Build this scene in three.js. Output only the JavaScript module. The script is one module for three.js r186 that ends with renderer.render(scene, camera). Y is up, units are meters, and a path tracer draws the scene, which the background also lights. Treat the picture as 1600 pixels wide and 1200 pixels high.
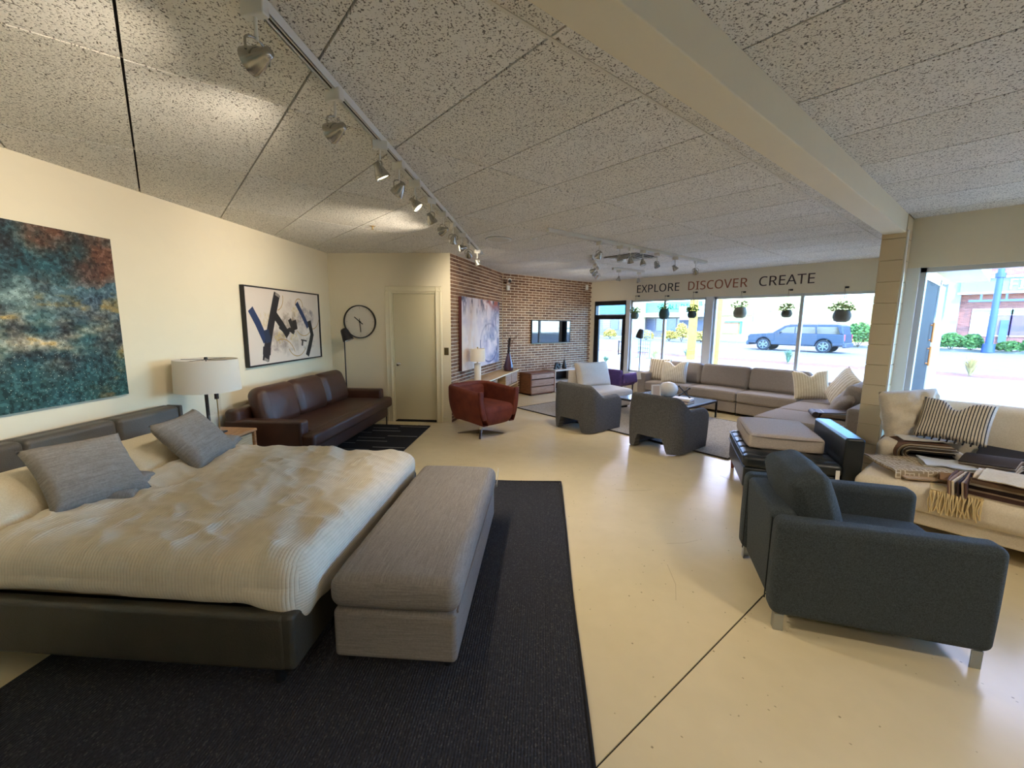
import * as THREE from 'three';
import { mergeGeometries, mergeVertices } from 'three/addons/utils/BufferGeometryUtils.js';
import { RoundedBoxGeometry } from 'three/addons/geometries/RoundedBoxGeometry.js';
import { TextGeometry } from 'three/addons/geometries/TextGeometry.js';
import { FontLoader } from 'three/addons/loaders/FontLoader.js';
import { Sky } from 'three/addons/objects/Sky.js';

// ---------- camera, sky, sun, exposure ----------
const scene = new THREE.Scene();
const camera = new THREE.PerspectiveCamera(84.60, 4 / 3, 0.05, 400);
camera.position.set(0, 1.6, 0);
camera.rotation.set(THREE.MathUtils.degToRad(-8.2417), THREE.MathUtils.degToRad(50.19), THREE.MathUtils.degToRad(0.535), 'YXZ');
const renderer = new THREE.WebGLRenderer({ antialias: true });
renderer.toneMapping = THREE.LinearToneMapping;
renderer.toneMappingExposure = 1.7;
renderer.shadowMap.enabled = true;
const SUN = new THREE.Vector3(0.55, 0.95, 0.62).normalize();
const sky = new Sky();
sky.scale.setScalar(1000);
Object.assign(sky.material.uniforms.turbidity, { value: 4 });
Object.assign(sky.material.uniforms.rayleigh, { value: 1.0 });
Object.assign(sky.material.uniforms.mieCoefficient, { value: 0.004 });
Object.assign(sky.material.uniforms.mieDirectionalG, { value: 0.8 });
sky.material.uniforms.sunPosition.value.copy(SUN);
scene.add(sky);
const SKY_GAIN = 2.5;
scene.environmentIntensity = SKY_GAIN; scene.backgroundIntensity = SKY_GAIN;
const sun = new THREE.DirectionalLight(new THREE.Color(1, 0.92, 0.76), 3.6);
sun.position.copy(SUN).multiplyScalar(80).add(new THREE.Vector3(-5, 0, -25));
sun.target.position.set(-5, 0, -25);
sun.castShadow = true; sun.shadow.mapSize.set(2048, 2048);
Object.assign(sun.shadow.camera, { left: -60, right: 60, top: 60, bottom: -60, near: 1, far: 200 });
scene.add(sun, sun.target);
const LAMP = new THREE.Color(1, 0.86, 0.67);   // warm halogen
const SPOT_CD = 3.9;

// ---------- helpers ----------
const V3 = THREE.Vector3, R = THREE.MathUtils.degToRad, PI = Math.PI;
let seed = 12345;
const rnd = () => { seed = (seed * 1664525 + 1013904223) % 4294967296; return seed / 4294967296; };
const rr = (a, b) => a + (b - a) * rnd();
const hash = (x, y, s) => { let h = (x * 374761393 + y * 668265263 + s * 974634777) | 0; h = Math.imul(h ^ (h >>> 13), 1274126177); h ^= h >>> 16; return (h >>> 0) / 4294967296; };
const mod = (a, n) => ((a % n) + n) % n;
function pnoise(x, y, px, py, s) {            // value noise, periodic in px, py cells
  const x0 = Math.floor(x), y0 = Math.floor(y), fx = x - x0, fy = y - y0, u = fx * fx * (3 - 2 * fx), v = fy * fy * (3 - 2 * fy);
  const g = (i, j) => hash(mod(i, px), mod(j, py), s);
  return (g(x0, y0) * (1 - u) + g(x0 + 1, y0) * u) * (1 - v) + (g(x0, y0 + 1) * (1 - u) + g(x0 + 1, y0 + 1) * u) * v;
}
function fbm(u, v, n, m, s, oct = 4) { let a = 0, w = 0.5, t = 0; for (let o = 0; o < oct; o++) { a += w * pnoise(u * n, v * m, n, m, s + o); t += w; w *= 0.5; n *= 2; m *= 2; } return a / t; }
const clamp = (x, a = 0, b = 1) => Math.min(b, Math.max(a, x));
const lerp = (a, b, t) => a + (b - a) * t;
const mixc = (a, b, t) => [lerp(a[0], b[0], t), lerp(a[1], b[1], t), lerp(a[2], b[2], t)];
function tex(w, h, fn, sizeX = 1, sizeY = 1, srgb = true) {   // fn(u, v) -> [r, g, b] 0..255, or one number; sizes in metres per repeat
  const d = new Uint8Array(w * h * 4);
  for (let j = 0; j < h; j++) for (let i = 0; i < w; i++) {
    let c = fn((i + 0.5) / w, (j + 0.5) / h); if (typeof c === 'number') c = [c, c, c];
    const k = (j * w + i) * 4; d[k] = clamp(c[0], 0, 255); d[k + 1] = clamp(c[1], 0, 255); d[k + 2] = clamp(c[2], 0, 255); d[k + 3] = 255;
  }
  const t = new THREE.DataTexture(d, w, h); t.wrapS = t.wrapT = THREE.RepeatWrapping; t.magFilter = THREE.LinearFilter; t.minFilter = THREE.LinearMipmapLinearFilter; t.generateMipmaps = true;
  if (srgb) t.colorSpace = THREE.SRGBColorSpace;
  t.repeat.set(1 / sizeX, 1 / sizeY); t.needsUpdate = true; return t;
}
function canvasTex(w, h, draw) {
  const c = document.createElement('canvas'); c.width = w; c.height = h; draw(c.getContext('2d'), w, h);
  const t = new THREE.CanvasTexture(c); t.colorSpace = THREE.SRGBColorSpace; t.magFilter = THREE.LinearFilter; return t;
}
const hex = (h) => { const c = new THREE.Color(h); const o = {}; c.getRGB(o, THREE.SRGBColorSpace); return [o.r * 255, o.g * 255, o.b * 255]; };
const mat = (color, roughness = 0.8, o = {}) => new THREE.MeshStandardMaterial({ color, roughness, ...o });
const phys = (color, roughness, o = {}) => new THREE.MeshPhysicalMaterial({ color, roughness, ...o });

const taken = {};
function numbered(n) { const k = taken[n] = (taken[n] ?? -1) + 1; return k ? n + '_' + String(k).padStart(3, '0') : n; }
function sh(o) { o.castShadow = true; o.receiveShadow = true; return o; }
function thing(name, label, category, pos = [0, 0, 0], turn = 0, group) {
  const o = new THREE.Group(); o.name = numbered(name); o.position.set(...pos); o.rotation.y = turn;
  o.userData = { label, category }; if (group) o.userData.group = group;
  scene.add(o); return o;
}
function part(parent, name, geo, m, label) { const o = sh(new THREE.Mesh(geo, m)); o.name = name; if (label) o.userData.label = label; parent.add(o); return o; }
function solo(name, label, category, geo, m, pos = [0, 0, 0], turn = 0, group) {
  const o = sh(new THREE.Mesh(geo, m)); o.name = numbered(name); o.position.set(...pos); o.rotation.y = turn;
  o.userData = { label, category }; if (group) o.userData.group = group; scene.add(o); return o;
}
function struct(name, geo, m, parent) { const o = sh(new THREE.Mesh(geo, m)); o.name = name; if (!parent) o.userData.kind = 'structure'; (parent ?? scene).add(o); return o; }
function structGroup(name) { const o = new THREE.Group(); o.name = name; o.userData.kind = 'structure'; scene.add(o); return o; }
const V = (g) => { if (!g.index) return g; return g.toNonIndexed(); };
function merge(list) { return mergeGeometries(list.map((g) => { const h = V(g).clone(); for (const k of Object.keys(h.attributes)) if (!['position', 'normal', 'uv'].includes(k)) h.deleteAttribute(k); return h; })); }
function boxUV(g0, rot = false) {             // metric uv from the face's main direction
  const g = V(g0), p = g.attributes.position, uv = new Float32Array(p.count * 2), a = new V3(), b = new V3(), c = new V3(), n = new V3();
  for (let i = 0; i < p.count; i += 3) {
    a.fromBufferAttribute(p, i); b.fromBufferAttribute(p, i + 1); c.fromBufferAttribute(p, i + 2);
    n.copy(b).sub(a).cross(c.clone().sub(a)); const ax = Math.abs(n.x), ay = Math.abs(n.y), az = Math.abs(n.z);
    [a, b, c].forEach((q, k) => { let u, v; if (ay >= ax && ay >= az) { u = q.x; v = q.z; } else if (ax >= az) { u = q.z; v = q.y; } else { u = q.x; v = q.y; } if (rot) [u, v] = [v, u]; uv[(i + k) * 2] = u; uv[(i + k) * 2 + 1] = v; });
  }
  g.setAttribute('uv', new THREE.BufferAttribute(uv, 2)); return g;
}
const tr = (g, x, y, z, rx = 0, ry = 0, rz = 0) => { const m = new THREE.Matrix4().makeRotationFromEuler(new THREE.Euler(rx, ry, rz, 'YXZ')); m.setPosition(x, y, z); return g.clone().applyMatrix4(m); };
const box = (w, h, d, x = 0, y = 0, z = 0) => boxUV(new THREE.BoxGeometry(w, h, d).translate(x, y, z));
const bx = (x0, x1, y0, y1, z0, z1) => box(x1 - x0, y1 - y0, z1 - z0, (x0 + x1) / 2, (y0 + y1) / 2, (z0 + z1) / 2);
const rbox = (w, h, d, r = 0.01, s = 2, x = 0, y = 0, z = 0) => boxUV(new RoundedBoxGeometry(w, h, d, s, Math.min(r, w / 2.01, h / 2.01, d / 2.01)).translate(x, y, z));
const cyl = (r0, r1, h, n = 20, x = 0, y = 0, z = 0) => new THREE.CylinderGeometry(r0, r1, h, n).translate(x, y, z);
function rod(a, b, r = 0.01, n = 10) {
  const A = new V3(...a), B = new V3(...b), d = B.clone().sub(A), g = new THREE.CylinderGeometry(r, r, d.length(), n);
  g.applyQuaternion(new THREE.Quaternion().setFromUnitVectors(new V3(0, 1, 0), d.clone().normalize())); const m = A.add(B).multiplyScalar(0.5); return g.translate(m.x, m.y, m.z);
}
function bar(a, b, w, t) {                     // square bar between two points
  const A = new V3(...a), B = new V3(...b), d = B.clone().sub(A), g = new THREE.BoxGeometry(w, t, d.length());
  const o = new THREE.Object3D(); o.position.copy(A).add(B).multiplyScalar(0.5); o.lookAt(B); o.updateMatrix(); return g.applyMatrix4(o.matrix);
}
const tube = (pts, r, n = 24, k = 8) => new THREE.TubeGeometry(new THREE.CatmullRomCurve3(pts.map((p) => new V3(...p))), n, r, k);
const lathe = (pts, n = 32) => new THREE.LatheGeometry(pts.map((p) => new THREE.Vector2(...p)), n);
function prism(pts, y0, y1) {                  // polygon in x, z, extruded upward
  const s = new THREE.Shape(pts.map(([x, z]) => new THREE.Vector2(x, -z)));
  return boxUV(new THREE.ExtrudeGeometry(s, { depth: y1 - y0, bevelEnabled: false }).rotateX(-PI / 2).translate(0, y0, 0));
}
function profile(pts, width, bevel = 0.012, seg = 3) {       // outline in z, y, extruded along x and centred
  const s = new THREE.Shape(pts.map(([z, y]) => new THREE.Vector2(z, y)));
  const g = new THREE.ExtrudeGeometry(s, { depth: width - 2 * bevel, bevelEnabled: bevel > 0, bevelSize: bevel, bevelThickness: bevel, bevelOffset: -bevel, bevelSegments: seg, curveSegments: 16 });
  return boxUV(g.translate(0, 0, -width / 2 + bevel).rotateY(-PI / 2));
}
// a soft upholstered block: rounded box with subdivided faces and an optional displacement
function soft(w, h, d, r, { cs = 3, n = [6, 2, 6], crown = 0, disp = null, side = 0 } = {}) {
  const ax = (len, k) => { const H = len / 2, a = []; for (let i = 0; i <= cs; i++) a.push(-H + r - r * Math.tan((1 - i / cs) * PI / 4)); for (let i = 1; i < k; i++) a.push(-H + r + (len - 2 * r) * i / k); for (let i = 0; i <= cs; i++) a.push(H - r + r * Math.tan((i / cs) * PI / 4)); return a; };
  r = Math.min(r, w / 2.02, h / 2.02, d / 2.02);
  const X = ax(w, n[0]), Y = ax(h, n[1]), Z = ax(d, n[2]), pos = [], hw = w / 2, hh = h / 2, hd = d / 2;
  const P = (x, y, z) => {
    const qx = clamp(x, -hw + r, hw - r), qy = clamp(y, -hh + r, hh - r), qz = clamp(z, -hd + r, hd - r), dx = x - qx, dy = y - qy, dz = z - qz, l = Math.hypot(dx, dy, dz) || 1;
    const nn = [dx / l, dy / l, dz / l], p = [qx + nn[0] * r, qy + nn[1] * r, qz + nn[2] * r];
    const cx = clamp(1 - (p[0] / hw) ** 2), cy = clamp(1 - (p[1] / hh) ** 2), cz = clamp(1 - (p[2] / hd) ** 2);
    p[1] += nn[1] * crown * Math.sqrt(cx * cz); p[0] += nn[0] * side * cy * Math.sqrt(cz); p[2] += nn[2] * side * cy * Math.sqrt(cx);
    if (disp) { const o = disp(p, nn); p[0] += o[0]; p[1] += o[1]; p[2] += o[2]; }
    return p;
  };
  const face = (A, B, f) => { for (let i = 0; i < A.length - 1; i++) for (let j = 0; j < B.length - 1; j++) { const a = f(A[i], B[j]), b = f(A[i + 1], B[j]), c = f(A[i + 1], B[j + 1]), e = f(A[i], B[j + 1]); pos.push(...a, ...b, ...c, ...a, ...c, ...e); } };
  face(X, Y, (x, y) => P(x, y, hd)); face(Y, X, (y, x) => P(x, y, -hd)); face(Y, Z, (y, z) => P(hw, y, z)); face(Z, Y, (z, y) => P(-hw, y, z)); face(Z, X, (z, x) => P(x, hh, z)); face(X, Z, (x, z) => P(x, -hh, z));
  let g = new THREE.BufferGeometry(); g.setAttribute('position', new THREE.Float32BufferAttribute(pos, 3)); g = mergeVertices(g, 1e-5); g.computeVertexNormals(); return boxUV(g);
}
const softAt = (w, h, d, r, x, y, z, o) => soft(w, h, d, r, o).translate(x, y, z);
// a knife-edge scatter cushion in the x, y plane
function pillow(w, h, t, { n = 18, pinch = 0.1, s = 1, wrinkle = 0.006, chop = 0 } = {}) {
  const pos = [], uv = [], side = (sg) => {
    const P = (i, j) => {
      let u = -1 + 2 * i / n, v = -1 + 2 * j / n; const e = Math.sqrt(Math.max(0, (1 - u * u) * (1 - v * v)));
      const px = u * w / 2 * (1 - pinch * (1 - v * v) * 0.55 * Math.abs(u)), dip = chop * Math.exp(-(u * u) / 0.08) * clamp((v + 0.1) / 1.1), py = v * h / 2 * (1 - pinch * (1 - u * u) * 0.55 * Math.abs(v)) - dip * h;
      const wr = wrinkle * (pnoise(u * 4 + 9, v * 4 + 9, 64, 64, s) + 0.5 * pnoise(u * 9 + 30, v * 9 + 30, 64, 64, s + 3) - 0.75) * (e > 0 ? 1 : 0) * 2;
      return [px, py, sg * (t / 2 * Math.pow(e, 0.62) + wr * Math.sqrt(e))];
    };
    for (let i = 0; i < n; i++) for (let j = 0; j < n; j++) { const a = P(i, j), b = P(i + 1, j), c = P(i + 1, j + 1), d = P(i, j + 1), q = [[i, j], [i + 1, j], [i + 1, j + 1], [i, j + 1]].map(([x, y]) => [x / n * w, y / n * h]); const o = sg > 0 ? [0, 1, 2, 0, 2, 3] : [0, 2, 1, 0, 3, 2], A = [a, b, c, d]; for (const k of o) { pos.push(...A[k]); uv.push(...q[k]); } }
  };
  side(1); side(-1);
  let g = new THREE.BufferGeometry(); g.setAttribute('position', new THREE.Float32BufferAttribute(pos, 3)); const m = mergeVertices(g, 1e-5); m.computeVertexNormals(); const f = m.toNonIndexed(); f.setAttribute('uv', new THREE.Float32BufferAttribute(uv, 2)); return f;
}
function patch(f, nu, nv, thick = 0) {         // sheet from f(u, v) with a back face offset by thick along y
  const pos = [], uv = [], idx = [];
  for (let k = 0; k < (thick ? 2 : 1); k++) for (let j = 0; j <= nv; j++) for (let i = 0; i <= nu; i++) { const p = f(i / nu, j / nv); pos.push(p[0], p[1] - k * thick, p[2]); uv.push(p[3] ?? i / nu, p[4] ?? j / nv); }
  const q = (nu + 1) * (nv + 1), at = (i, j, k) => k * q + j * (nu + 1) + i;
  for (let j = 0; j < nv; j++) for (let i = 0; i < nu; i++) { idx.push(at(i, j, 0), at(i, j + 1, 0), at(i + 1, j, 0), at(i + 1, j, 0), at(i, j + 1, 0), at(i + 1, j + 1, 0)); if (thick) idx.push(at(i, j, 1), at(i + 1, j, 1), at(i, j + 1, 1), at(i + 1, j, 1), at(i + 1, j + 1, 1), at(i, j + 1, 1)); }
  if (thick) { for (let i = 0; i < nu; i++) for (const j of [0, nv]) idx.push(at(i, j, 0), at(i + 1, j, 0), at(i, j, 1), at(i + 1, j, 0), at(i + 1, j, 1), at(i, j, 1)); for (let j = 0; j < nv; j++) for (const i of [0, nu]) idx.push(at(i, j, 0), at(i, j + 1, 0), at(i, j, 1), at(i, j + 1, 0), at(i, j + 1, 1), at(i, j, 1)); }
  const g = new THREE.BufferGeometry(); g.setAttribute('position', new THREE.Float32BufferAttribute(pos, 3)); g.setAttribute('uv', new THREE.Float32BufferAttribute(uv, 2)); g.setIndex(idx); g.computeVertexNormals(); return V(g);
}
// frame of the slanting side wall: s along it away from the viewer, d out from it into the room
const LX = -0.72248464, LZ = -0.69138697, NX = 0.69138697, NZ = -0.72248464, WT = Math.atan2(0.69138697, -0.72248464);
const W = (s, d, y = 0) => [LX * s + NX * (d - 3.35), y, LZ * s + NZ * (d - 3.35)];
const H = 2.645;
// ---------- the room shell ----------
const PB = [-7.22, -5.73];                      // bend of the brick wall
const ROOM = [[-1.23, 3.457], [W(6.557, 0)[0], W(6.557, 0)[2]], [W(6.557, 1.934)[0], W(6.557, 1.934)[2]], PB, [-7.2, -8.62], [-0.99, -8.62], [-0.99, -5.5], [-0.81, -5.5], [-0.81, -5.78], [4, -5.78], [4, 3.457]];
const plasterBump = tex(256, 256, (u, v) => 128 + 60 * (fbm(u, v, 24, 24, 5, 4) - 0.5), 0.6, 0.6, false);
const wallTex = tex(256, 256, (u, v) => { const n = fbm(u, v, 4, 4, 3, 5) - 0.5; return [230 + n * 9, 220 + n * 9, 194 + n * 10]; }, 2.5, 2.5);
const mWall = mat(0xffffff, 0.75, { map: wallTex, bumpMap: plasterBump, bumpScale: 0.0012 });

const mHead = mWall;
const mTrim = mat(0xe6ddbf, 0.5), mWhite = mat(0xdfe0dd, 0.45), mAlu = mat(0xc9cbcb, 0.4, { metalness: 0.35 }), mBlack = mat(0x17171a, 0.45), mDark = mat(0x0c0c0d, 0.8);
const mChrome = mat(0xd6d8da, 0.14, { metalness: 1 }), mSteel = mat(0xaab0b5, 0.3, { metalness: 1 }), mPlastic = mat(0xe9e7e0, 0.4);
const mGlass = phys(0xffffff, 0.01, { transmission: 1, thickness: 0, ior: 1.5 });

// floor: glossy sealed concrete in two pours with a control joint between them
const floorTex = tex(1024, 1024, (u, v) => {
  const n = fbm(u, v, 5, 5, 11, 5) - 0.5, m = fbm(u, v, 40, 40, 17, 3) - 0.5; let c = [222 + n * 14 + m * 7, 206 + n * 15 + m * 7, 168 + n * 18 + m * 7];
  const sp = hash(Math.floor(u * 700), Math.floor(v * 700), 2); if (sp > 0.9992) c = [150, 134, 104];
  return c;
}, 4, 4);
const floorRough = tex(256, 256, (u, v) => 40 + 34 * fbm(u, v, 6, 6, 29, 5), 3, 3, false);
const floorBump = tex(256, 256, (u, v) => 128 + 90 * (fbm(u, v, 6, 6, 41, 4) - 0.5), 1.6, 1.6, false);
const mFloor = phys(0xffffff, 1, { map: floorTex, roughnessMap: floorRough, bumpMap: floorBump, bumpScale: 0.0016, ior: 1.5 });
const floor = structGroup('floor');
{
  const A = ROOM.filter(([x]) => x <= -0.814);
  part(floor, 'floor_slab', prism([[-1.23, 3.457], ROOM[1], ROOM[2], ROOM[3], [-7.4, -8.9], [-0.815, -8.9], [-0.815, 3.457]], -0.12, 0), mFloor);
  part(floor, 'floor_slab', prism([[-0.807, -5.95], [4.15, -5.95], [4.15, 3.6], [-0.807, 3.6]], -0.12, 0), mFloor);
  part(floor, 'joint_filler', bx(-0.815, -0.807, -0.12, -0.006, -5.9, 3.457), mat(0x2b2622, 0.9));
  // hairline scuffs left by moved furniture: thin dark marks in the finish
  const mk = mat(0xb5a27c, 0.5), scuff = (pts) => { const g = []; for (let i = 0; i < pts.length - 1; i++) { const [x0, z0] = pts[i], [x1, z1] = pts[i + 1], l = Math.hypot(x1 - x0, z1 - z0); g.push(new THREE.BoxGeometry(l, 0.0006, 0.003).rotateY(-Math.atan2(z1 - z0, x1 - x0)).translate((x0 + x1) / 2, 0.0003, (z0 + z1) / 2)); } part(floor, 'scuff_mark', merge(g), mk); };
  scuff([[-2.36, -3.3], [-2.28, -3.36], [-2.2, -3.46], [-2.14, -3.58]]); scuff([[-1.5, -2.75], [-1.42, -2.86], [-1.38, -2.98]]); scuff([[-1.9, -4.5], [-1.78, -4.46], [-1.6, -4.5]]); scuff([[-1.35, -2.5], [-1.2, -2.34], [-1.12, -2.2]]);
}
// ceiling: slab with 2 x 4 foot mineral tiles below it
function clipRect(poly, x0, x1, z0, z1) {
  const cut = (pts, inside, meet) => { const o = []; pts.forEach((p, i) => { const q = pts[(i + 1) % pts.length], a = inside(p), b = inside(q); if (a) o.push(p); if (a !== b) o.push(meet(p, q)); }); return o; };
  const mx = (c) => (p, q) => [c, p[1] + (q[1] - p[1]) * (c - p[0]) / (q[0] - p[0])], mz = (c) => (p, q) => [p[0] + (q[0] - p[0]) * (c - p[1]) / (q[1] - p[1]), c];
  let r = cut(poly, (p) => p[0] >= x0, mx(x0)); r = r.length ? cut(r, (p) => p[0] <= x1, mx(x1)) : r; r = r.length ? cut(r, (p) => p[1] >= z0, mz(z0)) : r; r = r.length ? cut(r, (p) => p[1] <= z1, mz(z1)) : r; return r;
}
const area = (p) => Math.abs(p.reduce((a, q, i) => { const r = p[(i + 1) % p.length]; return a + q[0] * r[1] - r[0] * q[1]; }, 0)) / 2;
const ceiling = structGroup('ceiling');
const OUT = [[-1.3, 3.65], [-7.35, -2.15], [-6.1, -3.52], [-7.4, -5.7], [-7.4, -8.95], [-0.8, -8.95], [-0.8, -5.95], [4.15, -5.95], [4.15, 3.65]];
part(ceiling, 'ceiling_deck', prism(OUT, H + 0.03, H + 0.28), mat(0x3c3a37, 0.9));
const tileTex = (s) => tex(1024, 512, (u, v) => {
  const n = fbm(u, v, 6, 3, s, 3) - 0.5; const a = fbm(u, v, 220, 110, s + 9, 2), b = pnoise(u * 300, v * 150, 300, 150, s + 20); const hole = clamp((0.335 - a) * 14) * 0.9 + clamp((b - 0.875) * 8) * 0.9;
  const c = [234 + n * 8, 231 + n * 8, 224 + n * 8]; return mixc(c, [96, 91, 84], clamp(hole));
}, 1.22, 0.61);
const tileBump = tex(512, 256, (u, v) => 255 - 200 * clamp((0.36 - fbm(u, v, 220, 110, 79, 2)) * 12), 1.22, 0.61, false);
const mTiles = [mat(0xffffff, 0.95, { map: tileTex(70), bumpMap: tileBump, bumpScale: 0.002 }), mat(0xfdfcf9, 0.95, { map: tileTex(170), bumpMap: tileBump, bumpScale: 0.002 })];
for (let i = -6; i < 5; i++) for (let k = -12; k < 13; k++) {
  const x0 = -1.245 + 1.22 * i, z0 = -1.815 + 0.612 * k, g = 0.005;
  const p = clipRect(ROOM, x0 + g, x0 + 1.22 - g, z0 + g, z0 + 0.612 - g);
  if (p.length < 3 || area(p) < 0.004) continue;
  const hide = p.every(([x]) => x > -0.99 && x < -0.8); if (hide) continue;
  const q = p.filter((a, j) => { const b = p[(j + 1) % p.length]; return Math.hypot(a[0] - b[0], a[1] - b[1]) > 1e-4; });
  const geo = prism(q, H, H + 0.02); const uv = geo.attributes.uv, pp = geo.attributes.position; for (let j = 0; j < uv.count; j++) uv.setXY(j, pp.getX(j) - x0, pp.getZ(j) - z0);
  part(ceiling, 'ceiling_tile', geo, mTiles[(i * 7 + k * 3 + 100) % 2]);
}
part(ceiling, 'grid_runner', merge([bx(-1.252, -1.238, H - 0.004, H + 0.01, -8.6, 3.4), ...[-2.465, -3.685, -4.905].map((x) => bx(x - 0.0035, x + 0.0035, H + 0.006, H + 0.02, -8.6, 2))]), mat(0xd9d5ca, 0.6));
// beam over the edge of the front bay
struct('ceiling_beam', rbox(0.165, 0.17, 8.95, 0.006, 2, -0.897, H - 0.083, -1.02), mHead);

// walls
struct('wall_left', prism([[-1.23, 3.457], [W(6.7, 0)[0], W(6.7, 0)[2]], [W(6.7, -0.18)[0], W(6.7, -0.18)[2]], [-1.23 - 0.125, 3.457 + 0.13]], 0, H + 0.03), mWall);
{
  const dw = structGroup('wall_back'); dw.position.set(...W(6.557, 0)); dw.rotation.y = WT; // local z = d, local x = s beyond the wall face
  const panel = (d0, d1, y0, y1, name = 'wall_panel') => part(dw, name, bx(0, 0.14, y0, y1, d0, d1), mWall);
  panel(0, 0.995, 0, H + 0.03); panel(0.995, 1.705, 2.055, H + 0.03); panel(1.705, 1.934, 0, H + 0.03);
  const casing = structGroup('trim_1'); casing.position.copy(dw.position); casing.rotation.y = WT;
  const cw = 0.095, pr = [[0, 0], [-0.012, 0], [-0.022, 0.02], [-0.016, 0.045], [-0.018, 0.08], [-0.024, 0.088], [-0.024, cw], [0, cw]];
  const cas = (len) => { const s = new THREE.Shape(pr.map(([a, b]) => new THREE.Vector2(a, b))); return new THREE.ExtrudeGeometry(s, { depth: len, bevelEnabled: false }); };
  // jambs (profile x, width along d) and head
  part(casing, 'casing', boxUV(cas(2.055 + cw).rotateX(-PI / 2).scale(1, 1, 1).translate(0, 0, 0.995)), mTrim);
  part(casing, 'casing', boxUV(cas(2.055 + cw).rotateX(-PI / 2).translate(0, 0, 1.705 + cw)), mTrim);
  part(casing, 'casing', boxUV(cas(0.71 + 2 * cw).translate(0, 2.055, 0.995 - cw)), mTrim);
  part(casing, 'jamb', merge([bx(0, 0.14, 0, 2.055, 0.995, 1.012), bx(0, 0.14, 0, 2.055, 1.688, 1.705), bx(0, 0.14, 2.038, 2.055, 1.012, 1.688)]), mTrim);
  const door = structGroup('door_1'); door.position.copy(dw.position); door.rotation.y = WT;
  part(door, 'door_leaf', rbox(0.04, 2.005, 0.672, 0.003, 2, 0.045, 1.033, 1.35), mat(0xd9cfae, 0.6));
  part(door, 'threshold', bx(0.0, 0.14, 0, 0.012, 1.012, 1.688), mDark);
  const kn = lathe([[0, 0], [0.026, 0], [0.026, 0.006], [0.011, 0.01], [0.011, 0.03], [0.022, 0.038], [0.029, 0.052], [0.026, 0.066], [0, 0.072]], 24).rotateZ(PI / 2);
  part(door, 'knob', kn.translate(0.025, 0.935, 1.083), mChrome);
  part(door, 'closet_floor', bx(0.14, 0.6, -0.02, 0.0, 0.9, 1.8), mDark);
  part(door, 'closet_back', bx(0.14, 0.2, 0, 2.1, 0.95, 1.75), mDark);
  struct('baseboard_back', merge([bx(-0.01, 0, 0, 0.09, 0, 0.9), bx(-0.01, 0, 0, 0.09, 1.8, 1.934)]), mTrim).applyMatrix4(new THREE.Matrix4().makeRotationY(WT).setPosition(dw.position));
  struct('baseboard_left', bx(-1.5, 6.557, 0, 0.09, 0, 0.01), mTrim).applyMatrix4(new THREE.Matrix4().makeRotationY(WT).setPosition(new V3(...W(0, 0))));
}
// brick wall in two runs meeting at a bend
const mBricks = ['#806049', '#765640', '#896a52', '#7c5d47', '#6e5140'].map((c, i) => { const b = hex(c); return mat(0xffffff, 0.9, { map: tex(128, 64, (u, v) => { const n = fbm(u, v, 8, 4, 200 + i * 7, 4) - 0.5; return [b[0] + n * 46, b[1] + n * 40, b[2] + n * 36]; }, 0.22, 0.11) }); });
const mMortar = mat(0xe9dcc4, 0.95);
function brickWall(name, a, b) {
  const g = structGroup(name), dx = b[0] - a[0], dz = b[1] - a[1], len = Math.hypot(dx, dz); g.position.set(a[0], 0, a[1]); g.rotation.y = Math.atan2(-dz, dx);
  // local x along the wall; the room lies on the side of negative or positive z
  part(g, 'mortar_bed', bx(0, len, 0, H + 0.03, -0.14, 0), mMortar);
  const list = [], bw = 0.213, bh = 0.0562, gap = 0.0115, vg = 0.017;
  for (let r = 0; r * bh < H - 0.02; r++) for (let k = -1; k * bw < len; k++) { let x0 = k * bw + (r % 2 ? bw / 2 : 0), x1 = x0 + bw - vg; x0 = Math.max(x0, 0.001); x1 = Math.min(x1, len - 0.001); if (x1 - x0 < 0.02) continue; const y0 = r * bh + gap / 2, y1 = Math.min(y0 + bh - gap, H - 0.004); if (y1 - y0 < 0.01) continue; list.push([x0, x1, y0, y1]); }
  const shown = list.filter((q) => q[2] > 0.62).sort((p, q) => Math.abs(p[2] - 1.55) - Math.abs(q[2] - 1.55)).slice(0, 300), keep = new Set(shown);
  for (const [x0, x1, y0, y1] of shown) part(g, 'brick', bx(x0, x1, y0, y1, -0.01, rr(0.006, 0.0095)), mBricks[Math.floor(rnd() * 5)]);
  const rest = list.filter((q) => !keep.has(q)), by = [[], [], [], [], []];
  for (const [x0, x1, y0, y1] of rest) by[Math.floor(rnd() * 5)].push(bx(x0, x1, y0, y1, -0.01, rr(0.006, 0.0095)));
  by.forEach((l, i) => { if (l.length) part(g, 'brickwork', merge(l), mBricks[i]).userData.kind = 'stuff'; });
  return g;
}
const P2 = [ROOM[2][0], ROOM[2][1]];
brickWall('wall_brick', P2, PB).userData.label = 'brick wall behind the purple canvas';
brickWall('wall_brick_side', [-7.2, PB[1]], [-7.2, -8.62]).userData.label = 'brick wall with the glass fronted recess';
struct('wall_brick_backing', merge([bx(-7.42, -7.3, 0, H + 0.03, -8.95, -5.6)]), mDark);

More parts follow.
